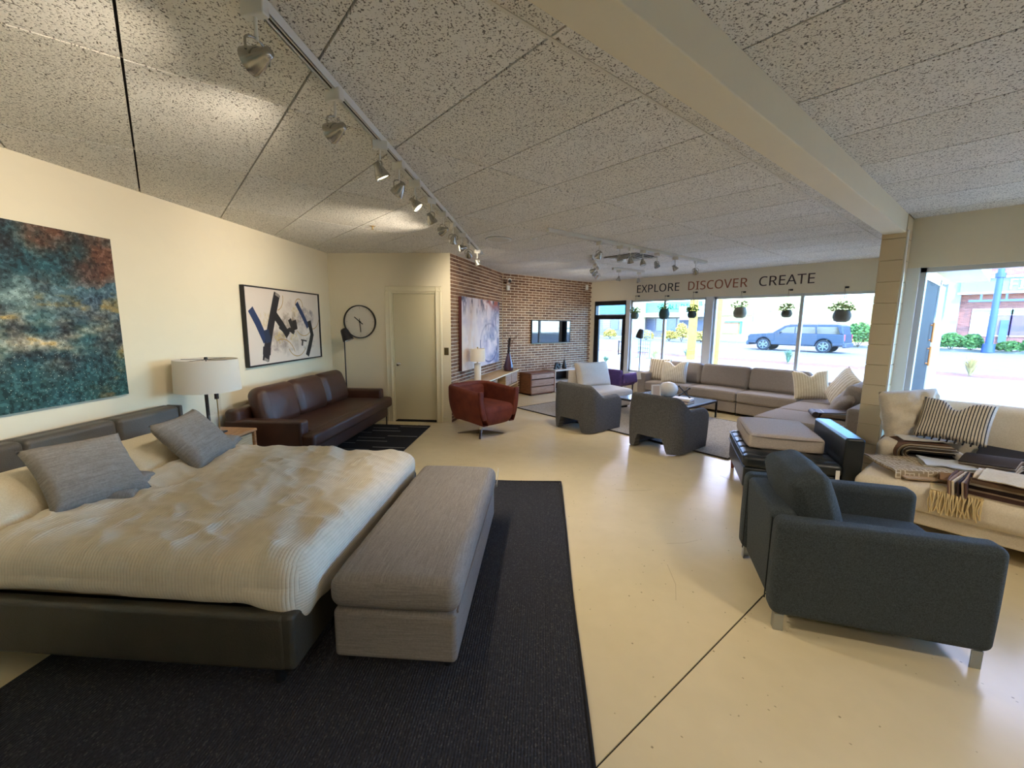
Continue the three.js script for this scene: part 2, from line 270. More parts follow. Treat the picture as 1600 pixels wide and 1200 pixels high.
// window wall of the far bay: header, sill wall, posts
const ZW = -8.62;
const wf = structGroup('wall_front');
part(wf, 'header', bx(-7.35, -0.9, 2.155, H + 0.03, ZW - 0.18, ZW), mHead);
part(wf, 'sill_wall', bx(-6.06, -0.9, 0, 0.44, ZW - 0.18, ZW), mHead);
part(wf, 'post', bx(-7.35, -7.06, 0, 2.16, ZW - 0.18, ZW), mHead);
part(wf, 'post', bx(-4.195, -4.045, 0.44, 2.16, ZW - 0.16, ZW + 0.012), mWhite);
part(wf, 'post', bx(-6.12, -6.0, 0, 2.16, ZW - 0.16, ZW + 0.01), mWhite);
part(wf, 'ledge', rbox(5.1, 0.03, 0.22, 0.006, 2, -3.5, 0.45, ZW - 0.05), mWhite);
function windowUnit(name, xs, y0, y1, z, fw = 0.045) {
  const g = structGroup(name), x0 = xs[0], x1 = xs[xs.length - 1];
  part(g, 'window_frame', merge([bx(x0, x1, y1 - fw, y1, z - 0.05, z + 0.015), bx(x0, x1, y0, y0 + fw, z - 0.05, z + 0.015), bx(x0, x0 + fw, y0, y1, z - 0.05, z + 0.015), bx(x1 - fw, x1, y0, y1, z - 0.05, z + 0.015)]), mAlu);
  for (let i = 1; i < xs.length - 1; i++) part(g, 'mullion', rbox(0.055, y1 - y0 - 0.02, 0.07, 0.004, 2, xs[i], (y0 + y1) / 2, z - 0.012), mAlu);
  for (let i = 0; i < xs.length - 1; i++) part(g, 'pane', bx(xs[i] + 0.02, xs[i + 1] - 0.02, y0 + 0.03, y1 - 0.03, z - 0.022, z - 0.018), mGlass);
  return g;
}
windowUnit('window_1', [-6.0, -5.13, -4.195], 0.465, 2.155, ZW - 0.05);
windowUnit('window_2', [-4.045, -2.52, -0.99], 0.465, 2.155, ZW - 0.05);
// glazed shop door with a transom light
{
  const g = structGroup('door_2');
  part(g, 'door_frame', merge([bx(-7.06, -7.02, 0, 2.1, ZW - 0.1, ZW + 0.01), bx(-6.14, -6.11, 0, 2.1, ZW - 0.1, ZW + 0.01), bx(-7.06, -6.11, 2.05, 2.155, ZW - 0.1, ZW + 0.01), bx(-7.06, -6.11, 1.775, 1.815, ZW - 0.1, ZW + 0.01)]), mBlack);
  part(g, 'door_leaf', merge([bx(-7.02, -6.94, 0.01, 1.775, ZW - 0.07, ZW - 0.02), bx(-6.23, -6.14, 0.01, 1.775, ZW - 0.07, ZW - 0.02), bx(-6.94, -6.23, 0.01, 0.22, ZW - 0.07, ZW - 0.02), bx(-6.94, -6.23, 1.71, 1.775, ZW - 0.07, ZW - 0.02)]), mBlack);
  part(g, 'pane', bx(-6.94, -6.23, 0.22, 1.71, ZW - 0.047, ZW - 0.043), mGlass);
  part(g, 'transom_pane', bx(-7.02, -6.14, 1.815, 2.05, ZW - 0.047, ZW - 0.043), mGlass);
  part(g, 'pull_handle', merge([rod([-6.26, 0.85, ZW + 0.03], [-6.26, 1.2, ZW + 0.03], 0.012), rod([-6.26, 0.88, ZW + 0.03], [-6.19, 0.88, ZW - 0.02], 0.008), rod([-6.26, 1.17, ZW + 0.03], [-6.19, 1.17, ZW - 0.02], 0.008)]), mBlack);
}
// block wall where the front steps back: its painted end reads as a pillar
{
  const g = structGroup('wall_block'); const mBlk = mat(0xd8c6a2, 0.85, { bumpMap: plasterBump, bumpScale: 0.003 }), mJ = mat(0xb39d78, 0.95);
  part(g, 'mortar_core', bx(-0.982, -0.818, 0, H + 0.03, -8.78, -5.508), mJ);
  for (let r = 0; r < 13; r++) { const y0 = r * 0.203, y1 = Math.min(y0 + 0.199, H); let z = -5.5, k = 0; while (z > -8.75) { const l = (r % 2 && k === 0) ? 0.2 : 0.4, z1 = Math.max(z - l, -8.78); part(g, 'block', rbox(0.18, y1 - y0, z - z1 - 0.004, 0.004, 1, -0.9, (y0 + y1) / 2, (z + z1) / 2), mBlk); z = z1; k++; } }
  solo('cable_conduit', 'thin white conduit running down the edge of the painted block pillar', 'conduit', merge([tube([[-0.802, 2.5, -5.515], [-0.8, 1.9, -5.515], [-0.803, 1.3, -5.515], [-0.8, 0.7, -5.515], [-0.803, 0.05, -5.515]], 0.009, 24, 8)]), mPlastic);
}
// near bay front
{
  const z = -5.78, g = structGroup('wall_front_near');
  part(g, 'header', bx(-0.81, 4.15, 2.17, H + 0.03, z - 0.17, z), mHead);
  part(g, 'sill_wall', bx(-0.81, 4.15, 0, 0.44, z - 0.17, z), mHead);
  part(g, 'post', bx(-0.81, -0.715, 0.44, 2.17, z - 0.15, z + 0.01), mWhite);
  part(g, 'ledge', rbox(4.8, 0.03, 0.2, 0.006, 2, 1.6, 0.45, z - 0.05), mWhite);
  windowUnit('window_3', [-0.715, 0.95, 2.55, 4.0], 0.465, 2.17, z - 0.05);
}
struct('wall_right', bx(4, 4.15, 0, H + 0.03, -5.95, 3.6), mWall);
struct('wall_rear', bx(-1.4, 4.15, 0, H + 0.03, 3.457, 3.6), mWall);
// lettering on the header
const font = await new FontLoader().loadAsync('fonts/droid/droid_sans_regular.typeface.json');
function word(text, x0, x1, y, h, color, label, name) {
  const g = new TextGeometry(text, { font, size: h, depth: 0.004, curveSegments: 5, bevelEnabled: false }); g.computeBoundingBox(); const b = g.boundingBox;
  // wide geometric capitals: stretch to the measured width
  g.translate(-b.min.x, 0, 0).scale((x1 - x0) / (b.max.x - b.min.x), 1, 1);
  solo(name, label, 'lettering', V(g), mat(color, 0.5), [x0, y, ZW + 0.0005]);
}
word('EXPLORE', -5.84, -4.8, 2.315, 0.17, 0x1d1b1c, 'dark wall lettering reading explore above the front windows', 'wall_lettering');
word('DISCOVER', -4.6, -3.43, 2.315, 0.17, 0x9a5a34, 'copper wall lettering reading discover above the front windows', 'wall_lettering');
word('CREATE', -3.23, -2.36, 2.315, 0.17, 0x3a2a26, 'dark brown wall lettering reading create above the front windows', 'wall_lettering');
// ---------- track lighting ----------
const mTrack = mat(0xe4e2da, 0.4), mGlow = new THREE.MeshStandardMaterial({ color: 0xfff1d8, emissive: new THREE.Color(1, 0.83, 0.55), emissiveIntensity: 3, roughness: 0.3 });
const mCan = mat(0xb9b7b0, 0.25, { metalness: 0.85 }), mBrass = mat(0xb79b62, 0.35, { metalness: 0.6 }), mLens = mat(0x8d8a84, 0.12, { metalness: 0.7 });
function track(a, b, label) {
  const A = new V3(...a), B = new V3(...b), len = A.distanceTo(B), t = thing('lighting_track', label, 'track', [(A.x + B.x) / 2, H - 0.026, (A.z + B.z) / 2], Math.atan2(-(B.z - A.z), B.x - A.x), 'ceiling lighting tracks');
  part(t, 'rail', merge([box(len, 0.004, 0.036, 0, 0.022, 0), box(len, 0.036, 0.006, 0, 0.004, 0.016), box(len, 0.036, 0.006, 0, 0.004, -0.016), box(len, 0.004, 0.012, 0, -0.012, 0.012), box(len, 0.004, 0.012, 0, -0.012, -0.012)]), mTrack);
  part(t, 'conductor_slot', box(len, 0.004, 0.012, 0, -0.006, 0), mDark);
  for (const s of [-1, 1]) part(t, 'end_cap', rbox(0.03, 0.044, 0.042, 0.004, 2, s * (len / 2 + 0.012), 0.002, 0), mTrack);
}
// a gimbal head hung from the track: adapter, stem, yoke, can, lens; lit heads carry a lamp
function spot(x, z, aim, lit, label, cd = SPOT_CD) {
  const t = thing('spot_head', label, 'spotlight', [x, H - 0.045, z], 0, 'track spotlights');
  const d = new V3(...aim).sub(new V3(x, H - 0.2, z)).normalize(), c = new V3(0, -0.155, 0), yaw = Math.atan2(d.x, d.z), pit = Math.acos(clamp(-d.y, -1, 1));
  part(t, 'adapter', rbox(0.032, 0.05, 0.085, 0.005, 2, 0, -0.012, 0).rotateY(yaw), mTrack);
  part(t, 'stem', cyl(0.006, 0.006, 0.07, 10, 0, -0.07, 0), mTrack);
  part(t, 'yoke', tube([[-0.048, -0.155, 0], [-0.046, -0.118, 0], [0, -0.1, 0], [0.046, -0.118, 0], [0.048, -0.155, 0]], 0.004, 16, 6).rotateY(yaw), mCan);
  const can = lathe([[0, 0.05], [0.016, 0.05], [0.02, 0.03], [0.03, 0.012], [0.041, -0.02], [0.044, -0.036], [0.041, -0.036], [0.038, -0.028], [0, -0.02]], 20);
  const turn = (g) => { g.rotateX(-pit); g.rotateY(yaw); return g.translate(0, -0.155, 0); };
  part(t, 'can', turn(can), mCan);
  part(t, 'lamp_face', turn(lathe([[0, -0.034], [0.02, -0.033], [0.036, -0.03], [0, -0.024]], 20)), lit ? mGlow : mLens);
  if (lit) {
    const s = new THREE.SpotLight(LAMP, cd, 0, R(46), 0.9, 2); s.position.copy(c).addScaledVector(d, 0.045); s.castShadow = true; s.shadow.radius = 2; s.name = 'lamp_light';
    t.add(s); s.target.position.copy(c).addScaledVector(d, 2); s.target.name = 'lamp_aim'; t.add(s.target);
  }
}
track([-1.15, 0, 0.2], [-5.34, 0, -3.83], 'long white ceiling track slanting towards the brick wall');
track([-3.49, 0, -3.43], [-3.49, 0, -7.04], 'white ceiling track above the grey barrel chairs');
track([-4.38, 0, -5.22], [-5.24, 0, -6.47], 'short white ceiling track beside the square air vent');
track([-5.05, 0, -6.67], [-4.94, 0, -7.46], 'shortest white ceiling track near the word explore');
track([1.2, 0, 2.2], [1.2, 0, -3.6], 'white ceiling track over the grey armchair bay');
const T1 = (k) => [-1.15 - 4.19 * k, 0.2 - 4.03 * k];
[[0.02, W(0.9, 0, 1.8), 1], [0.13, W(1.8, 0, 1.8), 1], [0.22, W(2.8, 0, 1.8), 1], [0.31, [-2.2, 0, -2.2], 1], [0.365, W(3.6, 0.6, 0.5), 0], [0.425, [-1.6, 0.2, -3.0], 1], [0.5, [-3.4, 0, -3.3], 1], [0.575, W(5.1, 0, 1.8), 1], [0.65, [-5.2, 0, -2.6], 0], [0.735, W(4.0, 0, 1.9), 1], [0.81, [-6.4, 1.4, -4.6], 1], [0.93, [-5.0, 0.3, -5.0], 0]]
  .forEach(([k, aim, lit], i) => spot(...T1(k), aim, lit, ['first', 'second', 'third', 'fourth', 'fifth', 'sixth', 'seventh', 'eighth', 'ninth', 'tenth', 'eleventh', 'last'][i] + ' spotlight along the long slanting track, counted from the bed'));
[[-4.3, [-5.2, 0.5, -4.6], 1], [-4.72, [-3.0, 0, -5], 0], [-4.96, [-3.6, 0.3, -5.6], 1], [-5.25, [-3, 0, -5.4], 0], [-5.6, [-2.2, 0, -5.4], 0], [-6.1, [-2.2, 0.4, -7], 1], [-6.73, [-3.6, 0.6, -8.2], 0]]
  .forEach(([z, aim, lit], i) => spot(-3.49, z, aim, lit, ['first', 'second', 'third', 'fourth', 'fifth', 'sixth', 'last'][i] + ' spotlight on the track over the barrel chairs, counted from the door side'));
[[-4.55, -5.47, [-7.1, 1.4, -5.6], 1], [-4.8, -5.83, [-7.2, 1.2, -6.6], 0], [-5.05, -6.2, [-7.2, 1.5, -7.6], 1]].forEach(([x, z, aim, lit], i) => spot(x, z, aim, lit, ['nearest', 'middle', 'farthest'][i] + ' of three spotlights clustered beside the air vent'));
spot(-5.03, -6.8, [-5.4, 0, -6.6], 0, 'unlit spotlight on the shortest track near the word explore');
spot(-4.96, -7.35, [-4.6, 0.5, -7.9], 1, 'lit spotlight on the shortest track near the word explore');
[[1.4, [0.2, 0, 0.6]], [0.2, [0.2, 0, -0.6]], [-0.9, [-1.4, 0, -1.6]], [-2, [-0.4, 0.4, -2.6]], [-3.1, [0.2, 0.5, -4.8]]].forEach(([z, aim], i) => spot(1.2, z, aim, i !== 2, ['rear', 'second', 'middle', 'fourth', 'front'][i] + ' spotlight of the track over the armchair bay'));
// ---------- the street outside ----------
const GY = -0.12;
const noisy = (c, amp, n, size, s) => { const b = hex(c); return tex(256, 256, (u, v) => { const k = (fbm(u, v, n, n, s, 4) - 0.5) * amp; return [b[0] + k, b[1] + k, b[2] + k]; }, size, size); };
const mPave = mat(0xffffff, 0.9, { map: noisy('#7d766a', 20, 10, 3, 301) }), mRoad = mat(0xffffff, 0.9, { map: noisy('#666460', 16, 16, 4, 305) }), mMulch = mat(0xffffff, 0.95, { map: noisy('#6b4536', 50, 30, 1.5, 309) }), mLot = mat(0xffffff, 0.9, { map: noisy('#858076', 18, 9, 5, 313) });
struct('ground_outside', bx(-60, 40, GY - 0.3, GY - 0.06, -70, -8.8), mPave);
struct('pavement', merge([bx(-45, 30, GY - 0.06, GY, -21.4, -8.8), bx(-0.8, 30, GY - 0.06, GY, -8.8, -5.95)]), mPave);
struct('planting_strip', bx(-45, 30, GY - 0.06, GY - 0.01, -23.2, -21.4), mMulch);
struct('kerb', rbox(75, 0.14, 0.16, 0.02, 2, -7.5, GY - 0.05, -23.3), mPave);
struct('road', bx(-60, 40, GY - 0.06, GY - 0.03, -44.5, -23.4), mRoad);
struct('kerb_far', rbox(100, 0.2, 0.18, 0.02, 2, -10, GY, -44.6), mPave);
struct('ground_lot', bx(-60, 40, GY - 0.06, GY + 0.12, -70, -44.7), mLot);
// hill far behind
{
  const g = patch((u, v) => { const x = -190 + 330 * u, z = -150 - 60 * v, h = 12 * Math.sin(PI * u) * (0.7 + 0.5 * pnoise(u * 7, 1, 64, 64, 5)) * Math.sin(Math.min(1, v * 2) * PI / 2); return [x, -1 + h, z]; }, 60, 6, 0);
  struct('hills', g, mat(0x6a6f4e, 1));
}
// pale yellow hall across the road
{
  const t = thing('hall_building', 'pale yellow rendered hall with a brick closed bay across the road', 'building', [0, 0, 0]);
  const mY = mat(0xffffff, 0.9, { map: noisy('#a8945a', 14, 5, 4, 321) }), mP = mat(0x9c6a4a, 0.9), mGn = mat(0x4a8a6e, 0.7), mGr = mat(0x8f8b84, 0.8);
  part(t, 'wall', boxUV(new THREE.ExtrudeGeometry(new THREE.Shape([[-23.3, -0.1], [-9.9, -0.1], [-9.9, 3.7], [-15, 5.2], [-20, 5.3], [-23.3, 4.4]].map((p) => new THREE.Vector2(...p))), { depth: 8, bevelEnabled: false }).translate(0, 0, -58)), mY);
  part(t, 'roof_edge', merge([bar([-23.3, 4.45, -49.95], [-20, 5.35, -49.95], 0.1, 0.12), bar([-20, 5.35, -49.95], [-15, 5.25, -49.95], 0.1, 0.12), bar([-15, 5.25, -49.95], [-9.9, 3.75, -49.95], 0.1, 0.12)]), mat(0xd8cba4, 0.8));
  part(t, 'brick_bay', box(1.75, 1.25, 0.1, -21.3, 1.25, -49.96), mP);
  part(t, 'bay_surround', merge([box(1.9, 0.12, 0.2, -21.0, 1.95, -49.9), box(0.14, 1.3, 0.2, -20.15, 1.3, -49.9)]), mGn);
  part(t, 'ledge', box(3.2, 0.1, 0.16, -20.7, 2.72, -49.92), mGr);
  part(t, 'lamp_bracket', merge([box(0.7, 0.2, 0.16, -17.55, 3.2, -49.9), box(0.1, 2.3, 0.08, -17.3, 2, -49.94)]), mGr);
  part(t, 'ledge', box(0.7, 0.08, 0.14, -16.2, 4.75, -49.92), mGr);
  part(t, 'downpipe', rod([-18.9, 0.6, -49.92], [-18.9, 4.3, -49.92], 0.09), mGr);
  for (const [x, y] of [[-19.4, 1.45], [-19.0, 1.45]]) part(t, 'vent', box(0.28, 1.0, 0.08, x, y - 0.1, -49.95), mat(0xc8cbe0, 0.6));
}
// green fronted shop with lettered fascia
{
  const t = thing('corner_shop', 'low shop with a mint green fascia lettered in dark green', 'building', [0, 0, 0]);
  part(t, 'wall', prism([[-52, -48.3], [-23.4, -48.3], [-23.4, -58], [-52, -58]], -0.1, 3.2), mat(0x6a5c54, 0.9));
  part(t, 'fascia', box(8.6, 1.35, 0.3, -28.2, 3.62, -48.1), mat(0x5c9c80, 0.7));
  part(t, 'fascia', box(14, 1.35, 0.3, -40, 3.62, -48.1), mat(0x4688a0, 0.7));
  part(t, 'roof_band', merge([box(30, 0.16, 1.2, -37, 4.6, -48.4), box(30, 0.12, 1.0, -37, 5.0, -48.6)]), mat(0x6f86a8, 0.7));
  part(t, 'awning', box(7.4, 0.5, 1.3, -27.8, 2.72, -47.7), mat(0xbfe3b8, 0.8));
  const tg = new TextGeometry('ALL DAY', { font, size: 0.62, depth: 0.04, curveSegments: 3, bevelEnabled: false });
  part(t, 'fascia_lettering', V(tg).translate(-28.0, 3.4, -47.94), mat(0x1f7a5c, 0.7));
  for (let i = 0; i < 9; i++) part(t, 'shop_window', box(1.25, 1.5, 0.06, -31.8 + i * 1.4 - (i > 5 ? 14 : 0), 1.55, -48.28), mat(i % 2 ? 0x4e4a55 : 0x6b5f60, 0.25));
  part(t, 'grey_parapet', box(3.2, 1.2, 0.4, -24.7, 3.1, -47.7), mat(0x99a2b4, 0.8));
  part(t, 'pink_sign', box(2.0, 0.45, 0.1, -25.2, 2.35, -47.6), mat(0xd59aa8, 0.7));
  part(t, 'dark_entrance', box(3.2, 1.5, 0.1, -24.9, 1.35, -48.2), mat(0x3d3a44, 0.6));
}
// red brick shop on the right with a grey sign band
{
  const t = thing('brick_shop', 'red brick shop with a grey sign band and purple window posters', 'building', [0, 0, 0]);
  const mB = mat(0xffffff, 0.9, { map: tex(256, 256, (u, v) => { const r = Math.floor(v * 32), x = u * 8 + (r % 2) * 0.5, m = (v * 32 % 1) < 0.14 || (x % 1) < 0.05, n = hash(Math.floor(x), r, 4) * 34; return m ? [150, 126, 112] : [112 + n, 58 + n * 0.7, 46 + n * 0.6]; }, 1.8, 2.4) });
  const mG = mat(0x8b8a84, 0.85);
  part(t, 'wall', prism([[-4.4, -50], [9, -50], [9, -60], [-4.4, -60]], -0.1, 8), mB);
  part(t, 'corner_pier', box(0.85, 6.2, 0.5, -3.95, 3.0, -49.9), mG);
  part(t, 'sign_band', box(12.6, 1.05, 0.7, 2.7, 4.8, -49.7), mat(0x6f706d, 0.8));
  part(t, 'band_cap', merge([box(12.8, 0.16, 0.9, 2.7, 5.4, -49.65), box(12.8, 0.14, 0.9, 2.7, 4.22, -49.65)]), mat(0xbdbbb4, 0.7));
  const tg = new TextGeometry('- FIC', { font, size: 0.72, depth: 0.05, curveSegments: 3, bevelEnabled: false });
  part(t, 'band_lettering', V(tg).translate(-1.72, 4.46, -49.33), mat(0xf6f6f4, 0.6));
  part(t, 'canopy_rail', merge([box(9, 0.16, 0.16, 1.5, 3.6, -48.6), ...[-2.4, -1.1, 0.8].map((x) => box(0.12, 0.5, 0.12, x, 3.85, -49.2))]), mat(0x4a5570, 0.6));
  for (const [i, x] of [-2.25, -1.2, -0.2, 0.9].entries()) {
    const w = part(t, 'shop_window', merge([box(1.02, 0.1, 0.1, x, 2.98, -49.97), box(1.02, 0.08, 0.1, x, 0.95, -49.97), box(0.07, 2.1, 0.1, x - 0.5, 1.96, -49.97), box(0.07, 2.1, 0.1, x + 0.5, 1.96, -49.97), box(1.0, 0.06, 0.1, x, 2.55, -49.97)]), mat(0xe4e4e8, 0.6));
    part(w, 'transom', box(0.9, 0.36, 0.04, x, 2.75, -49.98), mat(0x7fae9b, 0.5));
    part(w, 'poster', box(0.92, 1.5, 0.04, x, 1.76, -49.98), mat([0x9c86b0, 0x765a9c, 0x6a4c94, 0x7a62a4][i], 0.6));
  }
  part(t, 'service_door', box(0.42, 1.7, 0.08, -1.0, 1.3, -49.9), mat(0x4b5a66, 0.6));
  // lower neighbour seen left of the pier
  part(t, 'side_wing', prism([[-5.9, -50.6], [-4.4, -50.6], [-4.4, -58], [-5.9, -58]], -0.1, 4.3), mat(0xb8a384, 0.9));
  part(t, 'side_poster', box(0.95, 1.7, 0.1, -4.75, 1.95, -50.52), mat(0x927cae, 0.6));
  part(t, 'side_awning', box(1.2, 0.14, 0.9, -4.9, 3.62, -50.2), mat(0x4c545c, 0.6));
}
// large vehicle passing on the road
{
  const t = thing('parked_car', 'long dark blue grey sports utility vehicle on the road', 'car', [-9.93, GY - 0.03, -33.9]);
  const body = mat(0x1d2633, 0.5), glass = phys(0x10161c, 0.08, {}), tyre = mat(0x1c1c1e, 0.9);
  const L0 = (pts, w, bev) => { const g = new THREE.ExtrudeGeometry(new THREE.Shape(pts.map((p) => new THREE.Vector2(...p))), { depth: w - 2 * bev, bevelEnabled: true, bevelSize: bev, bevelThickness: bev, bevelOffset: -bev, bevelSegments: 3 }); return V(g.translate(0, 0, -w / 2 + bev)); };
  const lower = [[-2.84, 0.46], [-2.86, 0.98], [-2.72, 1.12], [-1.5, 1.22], [-1.2, 1.25], [2.8, 1.22], [2.86, 0.62], [2.8, 0.46], [2.25, 0.44]];
  const arch = (cx) => { const a = []; for (let i = 0; i <= 10; i++) { const q = PI * i / 10; a.push([cx + 0.48 * Math.cos(q), 0.42 + 0.48 * Math.sin(q)]); } return a; };
  lower.push(...arch(1.75), [1.24, 0.4], [-1.3, 0.4], ...arch(-1.8), [-2.3, 0.46]);
  part(t, 'body', L0(lower, 1.95, 0.08), body);
  part(t, 'cabin', L0([[-1.4, 1.18], [-0.6, 1.74], [-0.25, 1.84], [2.45, 1.84], [2.66, 1.74], [2.78, 1.18]], 1.75, 0.1), body);
  for (const s of [-1, 1]) {
    part(t, 'side_window', merge([[[-1.02, 1.2], [-0.45, 1.62], [0.05, 1.66], [0.05, 1.2]], [[0.12, 1.2], [0.12, 1.66], [1.2, 1.66], [1.25, 1.2]], [[1.35, 1.2], [1.3, 1.68], [2.4, 1.68], [2.58, 1.2]]].map((q) => V(new THREE.ExtrudeGeometry(new THREE.Shape(q.map((p) => new THREE.Vector2(...p))), { depth: 0.02, bevelEnabled: false }).translate(0, 0, s * 0.88 - 0.01)))), glass);
    part(t, 'roof_rail', rod([-0.1, 1.9, s * 0.7], [2.3, 1.9, s * 0.7], 0.025), mSteel);
    part(t, 'tail_lamp', box(0.08, 0.4, 0.12, 2.8, 1.0, s * 0.88), mat(0xb03038, 0.3));
    part(t, 'head_lamp', box(0.2, 0.16, 0.3, -2.72, 0.88, s * 0.75), mat(0xdfe4ea, 0.15));
    part(t, 'mirror', box(0.14, 0.16, 0.2, -0.85, 1.25, s * 1.02), body);
    for (const x of [-1.8, 1.75]) {
      const w = part(t, 'wheel', cyl(0.42, 0.42, 0.26, 28).rotateX(PI / 2).translate(x, 0.42, s * 0.82), tyre);
      part(w, 'rim', merge([...[lathe([[0.26, -0.02], [0.29, -0.02], [0.29, 0.02], [0.26, 0.02], [0.26, -0.02]], 28).rotateX(PI / 2).translate(x, 0.42, s * 0.945)], ...[0, 1, 2, 3, 4, 5].map((k) => box(0.06, 0.26, 0.03, 0, 0.14, 0).rotateZ(k * PI / 3).translate(x, 0.42, s * 0.952))]), mat(0x6e7276, 0.4, { metalness: 0.5 }));
    }
  }
  part(t, 'windscreen', V(new THREE.PlaneGeometry(1.5, 0.78)).rotateY(-PI / 2).rotateZ(0).applyMatrix4(new THREE.Matrix4().makeRotationZ(-R(54.5)).setPosition(-0.99, 1.45, 0)), glass);
  part(t, 'bumper', merge([rbox(0.2, 0.3, 1.9, 0.06, 2, -2.84, 0.5, 0), rbox(0.2, 0.3, 1.9, 0.06, 2, 2.84, 0.52, 0)]), mat(0x2c333f, 0.5));
  part(t, 'roof_load', rbox(2.6, 0.12, 0.9, 0.05, 2, 0.9, 1.97, 0), mat(0xc9ced6, 0.4));
}
// planting: leaf clumps made of many small blades or leaves
function leafClump(cx, cy, cz, n, size, ry, rs) {
  const g = []; for (let i = 0; i < n; i++) { const a = rnd() * 2 * PI, b = Math.acos(rr(-0.4, 1)), r = Math.pow(rnd(), 0.4); const p = [cx + rs[0] * r * Math.sin(b) * Math.cos(a), cy + rs[1] * r * Math.cos(b), cz + rs[2] * r * Math.sin(b) * Math.sin(a)]; const l = new THREE.BufferGeometry(); const s = size * rr(0.6, 1.3); l.setAttribute('position', new THREE.Float32BufferAttribute([-s / 2, 0, 0, 0, -s * 0.3, s * 0.1, s / 2, 0, 0, -s / 2, 0, 0, s / 2, 0, 0, 0, s * 0.4, s * 0.1], 3)); l.setAttribute('uv', new THREE.Float32BufferAttribute(new Array(12).fill(0.5), 2)); l.computeVertexNormals(); g.push(l.rotateX(rr(-1.2, 1.2)).rotateY(rnd() * 6.3).translate(...p)); }
  return mergeGeometries(g);
}
function blades(n, h, spread, w = 0.012) { const g = []; for (let i = 0; i < n; i++) { const a = rnd() * 2 * PI, o = spread * rr(0.3, 1), hh = h * rr(0.6, 1.1), x = Math.cos(a), z = Math.sin(a), q = new THREE.BufferGeometry(), px = -z * w, pz = x * w, m = [x * o * 0.35, hh * 0.6, z * o * 0.35], e = [x * o, hh, z * o]; q.setAttribute('position', new THREE.Float32BufferAttribute([-px, 0, -pz, px, 0, pz, m[0] + px, m[1], m[2] + pz, -px, 0, -pz, m[0] + px, m[1], m[2] + pz, m[0] - px, m[1], m[2] - pz, m[0] - px, m[1], m[2] - pz, m[0] + px, m[1], m[2] + pz, ...e], 3)); q.setAttribute('uv', new THREE.Float32BufferAttribute(new Array(18).fill(0.5), 2)); q.computeVertexNormals(); g.push(q); } return mergeGeometries(g); }
const leafy = (c) => phys(c, 0.9, { transmission: 0.25, thickness: 0, side: THREE.DoubleSide });
const mHedge = leafy(0x4c7028), mYel = leafy(0xb5963a), mGrass = leafy(0xb09c60), mAgave = leafy(0x5c7858);
function shrub(name, label, cat, x, z, rs, n, m, group) { const t = thing(name, label, cat, [x, GY, z], 0, group); part(t, 'foliage', leafClump(0, rs[1] * 0.75, 0, n, 0.24, 0, [rs[0], rs[1], rs[2]]), m); part(t, 'stem', merge([0, 1, 2, 3].map((k) => rod([0, 0, 0], [Math.cos(k * 1.6) * rs[0] * 0.5, rs[1] * 0.8, Math.sin(k * 1.6) * rs[2] * 0.5], 0.025, 6))), mat(0x5b4a36, 0.9)); return t; }
shrub('hedge_shrub', 'green shrub behind the rear of the dark vehicle', 'shrub', -8.6, -44.3, [1.0, 1.15, 0.7], 1500, mHedge, 'shrubs along the far kerb');
shrub('grass_shrub', 'straw coloured grass clump below the green shrub by the vehicle', 'shrub', -9.3, -42.9, [0.6, 0.55, 0.4], 700, mYel, 'shrubs along the far kerb');
[[-4.3, 0.95, 'closest to the block pillar'], [-3.3, 1.0, 'second from the block pillar'], [-2.3, 0.95, 'just before the blue lamp post']].forEach(([x, h, w]) => shrub('hedge_shrub', 'clipped green hedge shrub facing the brick shop, ' + w, 'shrub', x, -44.6, [0.62, h * 0.75, 0.55], 1300, mHedge, 'shrubs along the far kerb'));
[[-0.5, 0.6, 'just past the blue lamp post'], [0.65, 0.95, 'far past the blue lamp post'], [1.8, 0.9, 'farthest from the block pillar']].forEach(([x, h, w]) => shrub('hedge_shrub', 'clipped green hedge shrub facing the brick shop, ' + w, 'shrub', x, -44.6, [0.62, h * 0.75, 0.55], 1100, mHedge, 'shrubs along the far kerb'));
[[-31.2, 'behind the glazed door'], [-25.7, 'left of the window mullion'], [-23.6, 'touching the window mullion'], [-21.7, 'tallest, beside the yellow post'], [-20.2, 'between yellow post and window column']].forEach(([x, w], i) => shrub('rabbit_brush', 'yellow flowering brush across the road, ' + w, 'shrub', x, -41 + (i % 2), i === 3 ? [0.6, 1.1, 0.6] : [0.85, 0.62, 0.55], 900, mYel, 'yellow brush across the road'));
function tuft(x, z, h, sp, m, label, n = 60) { const t = thing('grass_tuft', label, 'plant', [x, GY, z], 0, 'plants in the planting strip'); part(t, 'blade_cluster', blades(n, h, sp, 0.02), m); part(t, 'root_crown', lathe([[0, 0.06], [0.05, 0.03], [0.07, 0]], 10), mat(0x6c5a3a, 0.9)); }
tuft(-12.9, -18.3, 0.55, 0.4, leafy(0x9ab95a), 'bright green tuft outside beside the wire rack');
tuft(-11.4, -18.6, 0.6, 0.45, leafy(0xa9c564), 'bright green tuft right of the wire rack');
tuft(-10.9, -20.8, 0.5, 0.4, mAgave, 'dull green tuft left of the yellow post');
tuft(-6.75, -22.1, 0.62, 0.3, mAgave, 'upright blue green tuft beside the window mullion', 90);
tuft(-1.05, -22.2, 0.75, 0.45, mGrass, 'straw coloured grass tuft outside the near bay window', 90);
tuft(-11.9, -15.4, 0.3, 0.35, mAgave, 'small grey green tuft seen through the glazed door');
